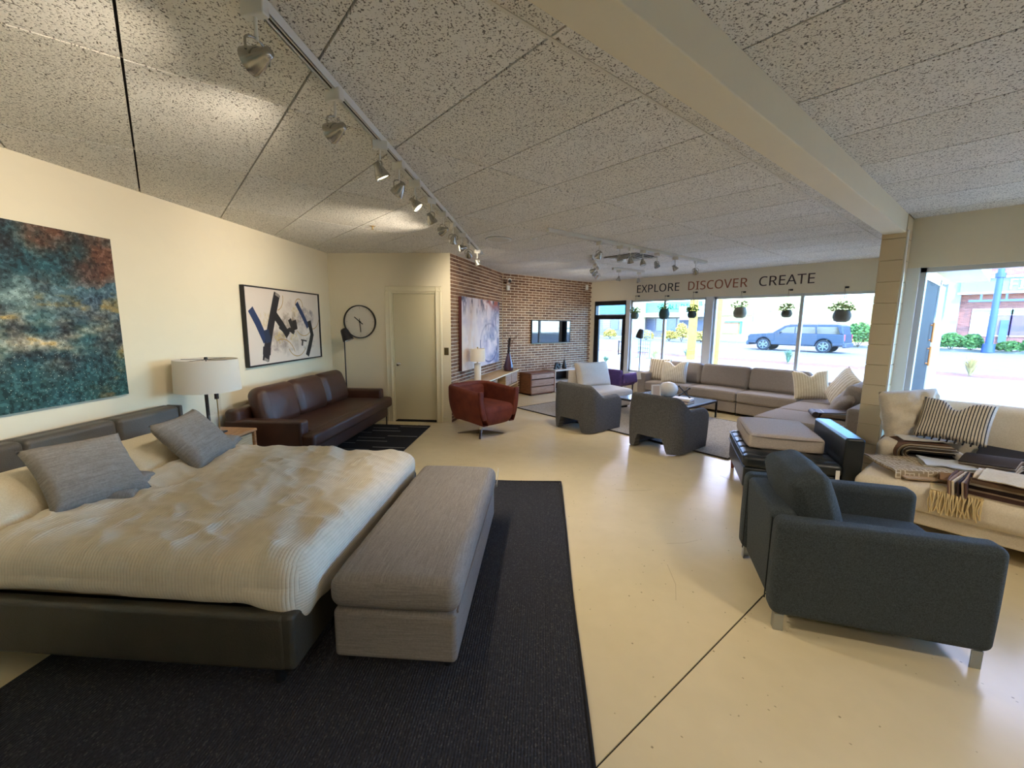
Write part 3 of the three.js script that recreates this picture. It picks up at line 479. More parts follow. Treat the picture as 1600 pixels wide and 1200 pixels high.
// yellow steel posts, lamp post, wire rack, low planter
for (const [x, z, w, l] of [[-10.36, -20.1, 0.15, 'bright yellow post on the pavement between the windows'], [-6.95, -15.2, 0.1, 'slim yellow post close behind the white window column']]) { const t = thing('yellow_post', l, 'post', [x, GY, z], 0, 'yellow posts outside'); part(t, 'shaft', rbox(w * 2, 4.6, w * 2, 0.02, 2, 0, 2.3, 0), mat(0xb8901c, 0.6)); part(t, 'foot_plate', rbox(w * 3, 0.03, w * 3, 0.008, 2, 0, 0.015, 0), mat(0xd1b23a, 0.6)); }
{ const t = thing('beige_pillar', 'pale beige pillar in front of the green fronted shop', 'pillar', [-31.4, GY, -47]); part(t, 'shaft', box(1.3, 5.0, 0.9, 0, 2.5, 0), mat(0xa8946a, 0.8)); part(t, 'plinth', box(1.5, 0.4, 1.1, 0, 0.2, 0), mat(0xdccaa8, 0.8)); }
{ const t = thing('lamp_post', 'tall blue lamp post standing before the brick shop', 'lamp post', [-1.42, GY, -43.9]); part(t, 'shaft', cyl(0.15, 0.2, 8.2, 20, 0, 4.1, 0), mat(0x2b4068, 0.5)); part(t, 'collar', cyl(0.26, 0.26, 0.3, 20, 0, 5.2, 0), mat(0x263a60, 0.5)); part(t, 'base', cyl(0.3, 0.34, 0.6, 20, 0, 0.3, 0), mat(0x263a60, 0.5)); }
{ const t = thing('wire_rack', 'dark wire display rack standing on the pavement outside', 'rack', [-12.35, GY, -19.1]); const b = []; for (let i = 0; i < 6; i++) { b.push(rod([-0.32 + i * 0.128, 0.1, 0], [-0.32 + i * 0.128, 1.35, 0], 0.012, 6)); b.push(rod([-0.32, 0.3 + i * 0.2, 0], [0.32, 0.3 + i * 0.2, 0], 0.012, 6)); } part(t, 'wire_grid', merge(b), mat(0x5c6170, 0.5)); part(t, 'frame', merge([rod([-0.33, 0, 0], [-0.33, 1.4, 0], 0.02, 8), rod([0.33, 0, 0], [0.33, 1.4, 0], 0.02, 8), rod([-0.33, 1.4, 0], [0.33, 1.4, 0], 0.02, 8), rod([-0.33, 0.01, 0.25], [-0.33, 0.01, -0.25], 0.02, 8), rod([0.33, 0.01, 0.25], [0.33, 0.01, -0.25], 0.02, 8)]), mat(0x5c6170, 0.5)); part(t, 'shelf', merge([box(0.64, 0.02, 0.2, 0, 0.35, 0.1), box(0.64, 0.02, 0.2, 0, 0.6, 0.1)]), mat(0x8d93a2, 0.5)); }
{ const t = thing('low_planter', 'long grey planter box across the road under the yellow brush', 'planter', [-21.6, GY + 0.1, -44.0]); part(t, 'box', rbox(3.0, 0.75, 0.7, 0.03, 2, 0, 0.37, 0), mat(0x8f98a8, 0.8)); part(t, 'soil', box(2.8, 0.03, 0.55, 0, 0.75, 0), mat(0x5b4a3a, 1)); }
// overhang and glazed entrance on the outer face of the block wall
{
  struct('entry_soffit', bx(-0.82, -0.42, 2.3, 2.5, -9.9, -5.96), mHead);
  const g = structGroup('door_3');
  part(g, 'door_frame', merge([bx(-0.81, -0.75, 0, 2.2, -6.62, -6.55), bx(-0.81, -0.75, 0, 2.2, -7.85, -7.78), bx(-0.81, -0.75, 2.12, 2.2, -7.85, -6.55)]), mAlu);
  part(g, 'door_leaf', bx(-0.81, -0.765, 0.02, 2.12, -7.78, -6.62), phys(0x181d22, 0.6, { specularIntensity: 0.25 }));
  const wood = mat(0xb77a44, 0.5); for (const y of [[1.1, 1.35], [1.4, 1.65]]) part(g, 'pull_handle', merge([rod([-0.735, y[0], -7.6], [-0.735, y[1], -7.6], 0.014), rod([-0.735, y[0] + 0.03, -7.6], [-0.765, y[0] + 0.03, -7.6], 0.01), rod([-0.735, y[1] - 0.03, -7.6], [-0.765, y[1] - 0.03, -7.6], 0.01)]), wood);
  part(g, 'side_light', merge([bx(-0.81, -0.75, 0, 2.2, -8.7, -8.62), bx(-0.81, -0.77, 0.1, 2.15, -8.62, -7.85)]), mat(0xaab4bc, 0.25));
}
// ---------- fabrics and woods ----------
function heather(a, b, { sx = 1, sy = 1, n = 90, m = 90, s = 1, k = 1, size = 0.6, streak = 0 } = {}) {
  const A = hex(a), B = hex(b);
  return tex(512, 512, (u, v) => { let t = fbm(u, v, n, m, s, 3) * 0.75 + 0.25 * hash(Math.floor(u * 512), Math.floor(v * 512), s); if (streak) t = lerp(t, fbm(u, v, 8, 160, s + 5, 3), streak); return mixc(A, B, clamp((t - 0.5) * 2.2 * k + 0.5)); }, size * sx, size * sy);
}
const weave = tex(256, 256, (u, v) => { const i = Math.floor(u * 64), j = Math.floor(v * 64), o = (i + j) % 2, a = Math.sin(PI * ((o ? u : v) * 64 % 1)); return 90 + 130 * a * (0.7 + 0.3 * hash(i, j, 3)); }, 0.16, 0.16, false);
const fab = (map, o = {}) => mat(0xffffff, 0.95, { map, bumpMap: weave, bumpScale: 0.0018, ...o });
const leatherBump = tex(256, 256, (u, v) => { const a = pnoise(u * 40, v * 40, 40, 40, 3), b = pnoise(u * 80, v * 80, 80, 80, 8); return 255 * clamp(0.4 + 0.5 * Math.abs(a - 0.5) * 2 + 0.2 * b); }, 0.25, 0.25, false);
const leather = (c, r = 0.42) => { const b = hex(c); return phys(0xffffff, r, { map: tex(256, 256, (u, v) => { const n = (fbm(u, v, 6, 6, 61, 4) - 0.5) * 22; return [b[0] + n, b[1] + n * 0.8, b[2] + n * 0.7]; }, 0.9, 0.9), bumpMap: leatherBump, bumpScale: 0.0012 }); };
const wood = (a, b, size = 0.8, s = 1) => { const A = hex(a), B = hex(b); return tex(512, 256, (u, v) => { const w = fbm(u, v, 3, 10, s, 3), g = 0.5 + 0.5 * Math.sin((v * 26 + w * 7) * 2 * PI / 2); return mixc(A, B, clamp(0.55 * g + 0.6 * (fbm(u, v, 6, 160, s + 3, 2) - 0.3))); }, size, size * 0.5); };
const mGreyChenille = fab(heather('#7f7974', '#9c9690', { streak: 0.5, s: 401 })), mBench = fab(heather('#7a726b', '#958d85', { streak: 0.55, s: 405, size: 0.5 }));
const mDuvet = mat(0xffffff, 0.95, { map: tex(512, 512, (u, v) => { const r = Math.pow(Math.abs(Math.sin(v * PI * 34)), 0.5), w = 0.5 + 0.5 * Math.sin(u * PI * 60 + 6 * fbm(u, v, 3, 3, 4, 2)); const n = (fbm(u, v, 20, 20, 9, 3) - 0.5) * 10; return [226 * (0.95 + 0.05 * r) + n, 215 * (0.95 + 0.05 * r) + n - 2 * w, 194 * (0.94 + 0.06 * r) + n - 3 * w]; }, 0.5, 0.5), bumpMap: tex(512, 512, (u, v) => { const r = Math.pow(Math.abs(Math.sin(v * PI * 34)), 0.6), w = 0.5 + 0.5 * Math.sin(u * PI * 60 + 6 * fbm(u, v, 3, 3, 4, 2)); return 255 * clamp(0.2 + 0.65 * r + 0.1 * w * r); }, 0.5, 0.5, false), bumpScale: 0.0024 });
const mLinenPillow = fab(heather('#d2c4a6', '#e0d4ba', { s: 411, size: 0.3 })), mSheet = mat(0xc7b08c, 0.9), mWhiteLinen = fab(heather('#e6e3dc', '#f4f2ee', { s: 413 }));

// ---------- bed ----------
{
  const B = [2.43, 0], t = thing('bed', 'bed with a grey leather headboard and a ribbed cream duvet', 'bed', W(B[0], 0), WT);
  const hb = leather('#57534d', 0.45), rail = leather('#3f3b31', 0.5), X = (s) => s - B[0];
  const panel = (s0, s1) => part(t, 'headboard_panel', softAt(s1 - s0 - 0.004, 0.56, 0.12, 0.035, X((s0 + s1) / 2), 0.58, 0.15, { n: [4, 4, 1], side: 0.006 }), hb);
  panel(1.47, 2.29); panel(2.29, 2.86); panel(2.86, 3.41);
  part(t, 'headboard_frame', merge([softAt(1.96, 0.8, 0.06, 0.02, X(2.44), 0.46, 0.075, { n: [2, 2, 1] }), softAt(0.03, 0.62, 0.14, 0.012, X(3.425), 0.55, 0.14, { n: [1, 2, 1] })]), hb);
  part(t, 'side_rail', softAt(0.07, 0.26, 2.1, 0.025, X(1.56), 0.25, 1.25, { n: [1, 1, 6] }), rail);
  part(t, 'side_rail', softAt(0.07, 0.26, 2.1, 0.025, X(3.28), 0.25, 1.25, { n: [1, 1, 6] }), rail);
  part(t, 'foot_rail', softAt(1.78, 0.26, 0.07, 0.025, X(2.42), 0.25, 2.3, { n: [6, 1, 1] }), rail);
  part(t, 'slat_base', box(1.66, 0.06, 2.05, X(2.42), 0.3, 1.25), mDark);
  for (const [s, d] of [[1.6, 0.3], [3.24, 0.3], [1.6, 2.22], [3.24, 2.22]]) part(t, 'leg', cyl(0.03, 0.022, 0.11, 16, X(s), 0.073, d), mBlack);
  part(t, 'mattress', softAt(1.62, 0.21, 2.05, 0.06, X(2.42), 0.445, 1.24, { n: [4, 2, 4] }), mSheet);
  const wr = (p, n) => {
    const u = p[0] * 2.2 + 40, v = p[2] * 2.2 + 40, a = fbm(u / 64, v / 64, 64, 64, 71, 4) - 0.5, foldN = pnoise((p[0] * 0.9 + p[2] * 2.2) * 3 + 60, (p[0] * 0.3 - p[2]) * 1.2 + 60, 512, 512, 77) - 0.5;
    const rq = (x, y, s) => Math.pow(1 - Math.abs(2 * pnoise(x, y, 512, 512, s) - 1), 3), ridge = rq(p[0] * 7 + p[2] * 4 + 100, p[2] * 6 - p[0] * 2 + 100, 91) + 0.7 * rq(p[0] * 4 - p[2] * 9 + 200, p[0] * 8 + p[2] * 3 + 200, 95);
    const up = Math.max(n[1], 0), sideN = 1 - Math.abs(n[1]), hang = pnoise((p[0] + p[2]) * 9 + 90, 3, 512, 512, 83) - 0.5;
    const lo = clamp((-p[1] + 0.0) / 0.11);
    return [n[0] * (0.012 + 0.05 * sideN * hang * lo + 0.03 * lo), up * (0.075 * a + 0.045 * foldN + 0.012 * ridge) + (n[1] < 0 ? 0.03 * hang : 0) - 0.13 * clamp((p[2] - 0.5) / 0.3) * lo, n[2] * (0.03 * sideN * hang * lo + 0.01)];
  };
  const du = softAt(1.66, 0.225, 1.62, 0.105, X(2.4), 0.483, 1.555, { cs: 6, n: [110, 8, 110], disp: wr }), dp = du.attributes.position, dn = du.attributes.uv; // ribs run across the bed and on down the sides
  for (let i = 0; i < dp.count; i += 3) { const a = [0, 1, 2].map((k) => new V3().fromBufferAttribute(dp, i + k)), nn = a[1].clone().sub(a[0]).cross(a[2].clone().sub(a[0])).normalize(); if (Math.abs(nn.x) > Math.abs(nn.y) && Math.abs(nn.x) > Math.abs(nn.z)) a.forEach((q, k) => dn.setXY(i + k, q.y, q.z)); }
  part(t, 'duvet', du, mDuvet);
  part(t, 'turned_sheet', softAt(1.64, 0.03, 0.16, 0.014, X(2.42), 0.563, 0.74, { n: [14, 1, 3], disp: (p) => [0, 0.01 * (pnoise(p[0] * 6 + 20, p[2] * 6 + 20, 64, 64, 5) - 0.5), 0] }), mSheet);
}
function cushionAt(name, label, cat, g, m, pos, yaw, lean, roll = 0, group) { const o = solo(name, label, cat, g, m, pos, 0, group); o.rotation.set(lean, yaw, roll, 'YXZ'); return o; }
// sleeping pillows flat at the head, scatter cushions leaning on them
cushionAt('bed_pillow', 'cream ribbed bed pillow at the cropped edge, half under a grey cushion', 'pillow', pillow(0.66, 0.46, 0.2, { s: 5 }), mLinenPillow, W(1.93, 0.58, 0.64), WT + 0.05, -R(70), 0, 'bed pillows');
cushionAt('bed_pillow', 'cream ribbed bed pillow between the two grey bed cushions', 'pillow', pillow(0.66, 0.46, 0.2, { s: 9 }), mLinenPillow, W(2.78, 0.58, 0.635), WT - 0.04, -R(72), 0, 'bed pillows');
cushionAt('throw_pillow', 'pale grey pillow peeking out beneath the nearer grey bed cushion', 'pillow', pillow(0.4, 0.34, 0.1, { s: 12 }), mGreyChenille, W(2.2, 0.84, 0.635), WT + 0.3, -R(80), 0.2, 'grey bed cushions');
cushionAt('throw_pillow', 'pale grey pillow peeking out beside the cushion nearest the bedside table', 'pillow', pillow(0.36, 0.3, 0.1, { s: 15 }), mGreyChenille, W(3.05, 0.8, 0.64), WT + 0.1, -R(78), 0.3, 'grey bed cushions');
cushionAt('throw_pillow', 'grey chenille cushion leaning at the near end of the bed', 'pillow', pillow(0.44, 0.44, 0.17, { s: 21, pinch: 0.16 }), mGreyChenille, W(2.1, 0.83, 0.755), WT - R(18), -R(46), -0.02, 'grey bed cushions');
cushionAt('throw_pillow', 'grey chenille cushion leaning beside the bedside table end of the bed', 'pillow', pillow(0.47, 0.44, 0.17, { s: 27, pinch: 0.16 }), mGreyChenille, W(2.8, 0.87, 0.75), WT + R(8), -R(42), 0.05, 'grey bed cushions');

// ---------- bench at the foot of the bed ----------
{
  const t = thing('storage_bench', 'upholstered grey brown storage bench at the foot of the bed', 'bench', W(2.45, 2.71, 0.017), WT);
  part(t, 'lid_cushion', softAt(1.56, 0.155, 0.6, 0.06, 0, 0.372, 0, { cs: 4, n: [24, 2, 10], crown: 0.022, disp: (p, n) => [0, n[1] > 0.5 ? 0.006 * (pnoise(p[0] * 14 + 40, p[2] * 3 + 40, 256, 256, 3) - 0.5) : 0, 0] }), mBench);
  part(t, 'body', softAt(1.53, 0.24, 0.57, 0.025, 0, 0.168, 0, { n: [6, 2, 3] }), mBench);
  part(t, 'seat_welt', tube([[-0.76, 0.31, 0.29], [0, 0.312, 0.296], [0.76, 0.31, 0.29]], 0.006, 20, 6), mBench);
  for (const [x, z] of [[-0.7, -0.23], [0.7, -0.23], [-0.7, 0.23], [0.7, 0.23]]) part(t, 'foot', cyl(0.025, 0.02, 0.055, 14, x, 0.027, z), mBlack);
  part(t, 'sale_tag', tr(rbox(0.07, 0.13, 0.002, 0.001, 1), 0.77, 0.36, 0.31, 0.1, 0.15, 0.06), mPlastic, 'white paper tag');
}
// rugs
const mRugDark = mat(0xffffff, 1, { map: tex(512, 512, (u, v) => { const r = Math.floor(v * 90), k = 0.5 + 0.5 * Math.sin(v * 90 * 2 * PI), n = hash(Math.floor(u * 60 + hash(r, 1, 2) * 9), r, 7), d = fbm(u, v, 30, 90, 3, 3); const c = 34 + 26 * n * d * 2 + 10 * k; return n > 0.95 ? [74, 71, 70] : [c * 0.8, c * 0.8, c * 0.8 + 4]; }, 0.45, 0.45), bumpMap: tex(256, 256, (u, v) => { const r = Math.floor(v * 45); return 60 + 150 * (0.5 + 0.5 * Math.sin(v * 45 * 2 * PI)) * (0.6 + 0.4 * hash(Math.floor(u * 40), r, 3)); }, 0.55, 0.55, false), bumpScale: 0.008 });
{
  const t = thing('woven_rug', 'charcoal hand woven rug under the bed bench', 'rug', W(2.3, 2.3), WT);
  part(t, 'pile', softAt(3.56, 0.016, 2.52, 0.007, 0, 0.009, 0, { n: [50, 1, 40], disp: (p, n) => { const e = 0.012 * (pnoise(p[0] * 6 + 50, p[2] * 6 + 50, 256, 256, 6) - 0.5); return [Math.abs(p[0]) > 1.7 ? e : 0, 0, Math.abs(p[2]) > 1.2 ? e : 0]; } }), mRugDark);
  part(t, 'bound_edge', merge([tube([[-1.78, 0.009, 1.262], [-0.9, 0.01, 1.268], [0, 0.01, 1.258], [0.9, 0.01, 1.266], [1.79, 0.02, 1.268]], 0.01, 40, 6), tube([[1.79, 0.02, 1.268], [1.784, 0.01, 0.8], [1.79, 0.01, 0], [1.782, 0.01, -1.26]], 0.01, 40, 6)]), mRugDark);
}
{
  const t = thing('striped_rug', 'black rug with thin broken white stripes before the leather sofa', 'rug', W(5.05, 1.03), WT);
  const mk = mat(0x131316, 1, { bumpMap: weave, bumpScale: 0.004 });
  part(t, 'pile', softAt(2.46, 0.012, 1.26, 0.005, 0, 0.007, 0, { n: [20, 1, 12] }), mk);
  const ms = mat(0x8c8a86, 1, { bumpMap: weave, bumpScale: 0.004 });
  for (let i = 0; i < 9; i++) { const s = 1.12 - i * 0.27; part(t, 'white_stripe', box(0.022, 0.002, 0.42, s, 0.0135, 0.4 - (i % 2 ? 0.33 : 0)), ms); part(t, 'white_stripe', box(0.013, 0.002, 0.38, s - 0.11, 0.0135, 0.1 - (i % 2 ? 0.4 : 0.1)), ms); }
  part(t, 'fringe', merge(Array.from({ length: 40 }, (_, i) => rod([1.23, 0.006, -0.6 + i * 0.031], [1.26 + rnd() * 0.01, 0.004, -0.6 + i * 0.031 + rr(-0.01, 0.01)], 0.004, 5))), mk);
}
// ---------- bedside table and its lamp ----------
const oak = mat(0xffffff, 0.5, { map: wood('#b98a5c', '#8f6238', 0.9, 31) }), oakPale = mat(0xffffff, 0.55, { map: wood('#d3bd98', '#b49a72', 0.8, 37) });
{
  const t = thing('bedside_table', 'small wooden bedside table with a pale inset drawer', 'nightstand', W(3.655, 0.31), WT);
  part(t, 'top', rbox(0.44, 0.03, 0.52, 0.012, 3, 0, 0.54, 0), oak);
  part(t, 'carcass', merge([rbox(0.03, 0.42, 0.5, 0.008, 2, -0.2, 0.32, 0), rbox(0.03, 0.42, 0.5, 0.008, 2, 0.2, 0.32, 0), box(0.38, 0.025, 0.48, 0, 0.125, 0), box(0.38, 0.4, 0.015, 0, 0.33, -0.235)]), oak);
  const d = part(t, 'drawer', rbox(0.36, 0.17, 0.42, 0.006, 2, 0, 0.425, 0.02), oakPale); part(d, 'drawer_pull', rod([-0.04, 0.425, 0.245], [0.04, 0.425, 0.245], 0.006), mBlack);
  const e = part(t, 'drawer', rbox(0.36, 0.17, 0.42, 0.006, 2, 0, 0.24, 0.02), oakPale); part(e, 'drawer_pull', rod([-0.04, 0.24, 0.245], [0.04, 0.24, 0.245], 0.006), mBlack);
  for (const [x, z] of [[-0.19, -0.22], [0.19, -0.22], [-0.19, 0.22], [0.19, 0.22]]) part(t, 'leg', cyl(0.018, 0.012, 0.115, 12, x, 0.057, z), oak);
}
const mShade = phys(0xe9e2d6, 0.95, { transmission: 0.12, thickness: 0, side: THREE.DoubleSide, bumpMap: weave, bumpScale: 0.0008 });
function drum(r0, r1, h, y) { return merge([lathe([[r1, y], [r0, y + h], [r0 - 0.004, y + h], [r1 - 0.004, y], [r1, y]], 48)]); }
{
  const t = thing('table_lamp', 'table lamp with a large pale drum shade and slim black stand', 'lamp', W(3.6, 0.33, 0.555), WT);
  part(t, 'lamp_shade', drum(0.245, 0.255, 0.285, 0.41), mShade);
  part(t, 'base_plate', rbox(0.2, 0.014, 0.14, 0.004, 2, 0, 0.007, 0), mBlack);
  part(t, 'stem', merge([bar([-0.03, 0.01, 0], [-0.035, 0.5, 0], 0.02, 0.02), bar([-0.1, 0.4, 0], [0.09, 0.4, 0], 0.012, 0.03), rbox(0.03, 0.09, 0.025, 0.004, 2, 0.085, 0.36, 0)]), mBlack);
  part(t, 'glass_column', merge([rbox(0.16, 0.385, 0.008, 0.002, 1, 0.0, 0.205, 0.04)]), mGlass);
  part(t, 'brass_rod', rod([0.09, 0.01, 0], [0.088, 0.34, 0], 0.005), mBrass);
  part(t, 'finial', merge([cyl(0.012, 0.016, 0.02, 16, 0, 0.704, 0), rod([-0.24, 0.69, 0], [0.24, 0.69, 0], 0.002), rod([0, 0.69, -0.24], [0, 0.69, 0.24], 0.002), rod([0, 0.5, 0], [0, 0.7, 0], 0.004)]), mBlack);
}
// ---------- pictures on the side wall ----------
function splatter(w, h, fn) { return canvasTex(w, h, fn); }
const artTeal = tex(768, 768, (u, v) => {
  const V0 = 1 - v; // v up
  const n1 = fbm(u, v, 5, 5, 501, 6), n2 = fbm(u, v, 9, 9, 511, 5), n3 = fbm(u, v, 60, 60, 521, 3), n4 = fbm(u, v, 7, 14, 531, 4);
  const teal = [24, 74, 84], dark = [22, 30, 36], navy = [38, 68, 92], pale = [150, 170, 166], gold = [176, 140, 62], cream = [206, 190, 158], rust = [104, 56, 34], green = [40, 76, 62];
  const y = V0 + (n1 - 0.5) * 0.35; let c = mixc(dark, teal, clamp(n2 * 2.4 - 0.7));
  if (y < 0.3) c = mixc(c, rust, clamp((u - 0.45) * 2.4 + (n1 - 0.5) * 3) * 0.85);
  c = mixc(c, pale, clamp(1 - Math.abs(y - 0.4) * 5) * clamp(n2 * 2.4 - 0.5) * 0.8); c = mixc(c, navy, clamp(1 - Math.abs(y - 0.42) * 5) * clamp((u - 0.55) * 4 + n4 - 0.4) * 0.8);
  c = mixc(c, cream, clamp(1 - Math.abs(y - 0.62) * 4.2) * clamp(n4 * 2.6 - 0.75) * clamp(1.5 - Math.abs(u - 0.66) * 2.2) * 0.95); c = mixc(c, gold, clamp((n4 - 0.62) * 7) * clamp(1 - Math.abs(y - 0.58) * 3));
  c = mixc(c, mixc(green, teal, n1), clamp((y - 0.72) * 5) * 0.85); c = mixc(c, [120, 170, 176], clamp((0.35 - u) * 3) * clamp((y - 0.7) * 5) * clamp(n2 * 3 - 1.2));
  c = mixc(c, [186, 106, 40], clamp((y - 0.8) * 6) * clamp((u - 0.75) * 6) * clamp((n4 - 0.5) * 6));
  const sp = n3 > 0.64 ? 30 : n3 < 0.36 ? -30 : 0; c = [c[0] + sp, c[1] + sp, c[2] + sp];
  if (hash(Math.floor(u * 300), Math.floor(v * 300), 5) > 0.985) c = mixc(c, V0 > 0.7 ? [214, 214, 196] : [18, 22, 24], 0.7); return c;
}, 1, 1);
function canvasPicture(t, w, h, depth, map, edge) {
  part(t, 'canvas_face', V(new THREE.PlaneGeometry(w, h)).translate(0, 0, depth + 0.0008), mat(0xffffff, 0.7, { map }));
  part(t, 'stretcher', box(w, h, depth, 0, 0, depth / 2), edge);
}
{ const t = thing('abstract_canvas', 'large teal, cream and rust abstract canvas above the bed', 'painting', W(2.535, 0.002, 1.606), WT); canvasPicture(t, 1.2, 1.2, 0.035, artTeal, mat(0x2a3236, 0.8)); }
const artBlack = canvasTex(1024, 600, (c, w, h) => {
  c.fillStyle = '#d9cdc2'; c.fillRect(0, 0, w, h); let sd = 7; const q = () => { sd = (sd * 16807) % 2147483647; return sd / 2147483647; };
  const blob = (x, y, r, col, n, a) => { for (let i = 0; i < n; i++) { const t = q() * 6.28, d = r * Math.sqrt(q()); c.globalAlpha = a; c.fillStyle = col; c.beginPath(); c.ellipse(x + Math.cos(t) * d * 1.5, y + Math.sin(t) * d, r * 0.28 * (0.4 + q()), r * 0.16 * (0.4 + q()), q() * 3, 0, 6.3); c.fill(); } c.globalAlpha = 1; };
  blob(600, 190, 110, '#b3a294', 90, 0.1); blob(800, 230, 90, '#5a5058', 120, 0.1); blob(560, 260, 80, '#6d5640', 80, 0.13); blob(520, 380, 150, '#8a7c78', 140, 0.09); blob(360, 430, 90, '#6c605c', 80, 0.1); blob(820, 460, 70, '#77706c', 60, 0.09); blob(230, 250, 60, '#c6a95c', 60, 0.14); blob(400, 390, 50, '#c9a84e', 50, 0.2); blob(600, 400, 40, '#c9a84e', 40, 0.2); blob(640, 170, 40, '#cda95a', 40, 0.16);
  c.strokeStyle = '#a8803c'; c.lineWidth = 7; c.globalAlpha = 0.85; const arc = (x, y, r, a, b) => { c.beginPath(); c.arc(x, y, r, a, b); c.stroke(); };
  arc(360, 60, 110, -0.2, 1.3); arc(700, 110, 55, 3.0, 6.6); arc(760, 240, 150, 0.5, 2.4); arc(900, 200, 130, 0.3, 1.6); arc(640, 420, 150, 0.6, 2.6); arc(420, 600, 190, 4.4, 5.9); c.globalAlpha = 1;
  const stroke = (pts, wd0, col) => { const wd = wd0 * 1.3; c.fillStyle = col; for (let k = 0; k < 6; k++) { c.globalAlpha = k ? 0.5 : 1; c.beginPath(); const o = (q() - 0.5) * wd * 0.12; const L = [], Rr = []; pts.forEach(([x, y], i) => { const [ax, ay] = pts[Math.max(0, i - 1)], [bx2, by2] = pts[Math.min(pts.length - 1, i + 1)], l = Math.hypot(bx2 - ax, by2 - ay), nx = -(by2 - ay) / l, ny = (bx2 - ax) / l; L.push([x + nx * wd / 2 + o, y + ny * wd / 2 + (q() - 0.5) * 8]); Rr.unshift([x - nx * wd / 2 + o, y - ny * wd / 2 + (q() - 0.5) * 8]); }); [...L, ...Rr].forEach(([x, y], i) => i ? c.lineTo(x, y) : c.moveTo(x, y)); c.fill(); } c.globalAlpha = 1; };
  stroke([[400, 300], [470, 350], [540, 330], [600, 360]], 26, '#2a2320'); stroke([[545, 240], [575, 300], [590, 360]], 34, '#2b231d'); stroke([[610, 250], [625, 330]], 44, '#241d1a');
  stroke([[60, 165], [130, 270], [210, 420]], 48, '#23355e'); stroke([[395, 30], [330, 190], [275, 330], [225, 470], [195, 575]], 58, '#231f22'); stroke([[350, 210], [430, 290], [510, 380]], 48, '#1f1c1e'); stroke([[225, 330], [245, 430]], 50, '#27324a'); stroke([[170, 490], [260, 505]], 46, '#262124');
  c.fillStyle = '#8d857f'; c.save(); c.translate(398, 40); c.rotate(0.35); c.fillRect(-28, -14, 54, 26); c.restore(); c.save(); c.translate(200, 568); c.rotate(0.5); c.fillRect(-24, -12, 50, 24); c.restore();
  stroke([[665, 95], [740, 190], [830, 310]], 34, '#22345c'); stroke([[850, 255], [870, 320], [890, 385], [840, 490], [790, 575]], 40, '#1c191b'); stroke([[725, 430], [715, 480]], 16, '#332c2a'); stroke([[700, 425], [790, 440]], 8, '#332c2a');
});
{
  const t = thing('framed_abstract', 'black framed abstract picture with blue and black slashes above the sofa', 'painting', W(5.35, 0.002, 1.53), WT), w = 1.6, h = 0.925;
  part(t, 'canvas_face', V(new THREE.PlaneGeometry(w - 0.03, h - 0.03)).translate(0, 0, 0.034), mat(0xffffff, 0.7, { map: artBlack }));
  part(t, 'backing', box(w - 0.03, h - 0.03, 0.03, 0, 0, 0.016), mDark);
  part(t, 'frame', merge([box(w, 0.013, 0.05, 0, h / 2 - 0.006, 0.025), box(w, 0.013, 0.05, 0, -h / 2 + 0.006, 0.025), box(0.013, h, 0.05, -w / 2 + 0.006, 0, 0.025), box(0.013, h, 0.05, w / 2 - 0.006, 0, 0.025)]), mBlack);
}
// ---------- brown leather sofa ----------
{
  const t = thing('leather_sofa', 'dark brown leather sofa with three back cushions against the side wall', 'sofa', W(5.2, 0), WT), br = leather('#452a1f', 0.4);
  const c = (s) => s - 5.2;
  part(t, 'base_frame', softAt(2.2, 0.17, 0.86, 0.02, c(5.2), 0.225, 0.55, { n: [6, 1, 3] }), br);
  part(t, 'back_frame', softAt(2.28, 0.5, 0.16, 0.05, c(5.2), 0.43, 0.15, { n: [8, 3, 1] }), br);
  part(t, 'seat_cushion', merge([softAt(1.99, 0.15, 0.66, 0.035, c(5.2), 0.372, 0.62, { n: [14, 2, 6], crown: 0.016 }), softAt(2.3, 0.15, 0.15, 0.04, c(5.2), 0.372, 0.97, { n: [14, 2, 2], crown: 0.004 })]), br);
  for (const s of [4.13, 6.27]) part(t, 'arm', softAt(0.15, 0.38, 0.84, 0.03, c(s), 0.385, 0.49, { n: [1, 2, 5], side: 0.005 }), br);
  [4.56, 5.2, 5.84].forEach((s, i) => { const g = soft(0.632, 0.47, 0.19, 0.088, { cs: 5, n: [8, 8, 2], side: 0.03, disp: (p, n) => [0, 0, n[2] > 0.4 ? 0.018 * (pnoise(p[0] * 5 + 20 + i * 9, p[1] * 5 + 20, 128, 128, 9) - 0.5) : 0] }); part(t, 'back_cushion', tr(g, c(s), 0.65, 0.32, -R(14)), br); });
  for (const [s, d] of [[4.1, 0.12], [6.3, 0.12], [4.08, 0.95], [6.32, 0.95]]) part(t, 'leg', bar([c(s), 0, d], [c(s), 0.15, d], 0.025, 0.012), mBlack);
}
// ---------- black floor lamp (two alike stand in the shop) ----------
function floorLamp(label, pos, turn) {
  const t = thing('floor_lamp', label, 'lamp', pos, turn, 'black floor lamps');
  part(t, 'base', lathe([[0, 0.02], [0.12, 0.018], [0.13, 0.008], [0.13, 0], [0, 0]], 32), mBlack);
  part(t, 'pole', rod([0, 0.01, 0], [0, 1.33, 0], 0.009, 12), mBlack);
  const s = lathe([[0, 0.1], [0.03, 0.098], [0.05, 0.085], [0.058, 0.06], [0.082, -0.09], [0.079, -0.09], [0.05, 0.06], [0, 0.085]], 28);
  part(t, 'lamp_shade', tr(s, 0.03, 1.4, 0, 0, 0, R(22)), mBlack); part(t, 'shade_lining', tr(lathe([[0, -0.02], [0.055, -0.03], [0.077, -0.088]], 28), 0.03, 1.4, 0, 0, 0, R(22)), mat(0xe6e4de, 0.5, { side: THREE.DoubleSide }));
  part(t, 'hinge', tr(cyl(0.012, 0.012, 0.04, 12), 0, 1.34, 0, PI / 2), mBlack);
}
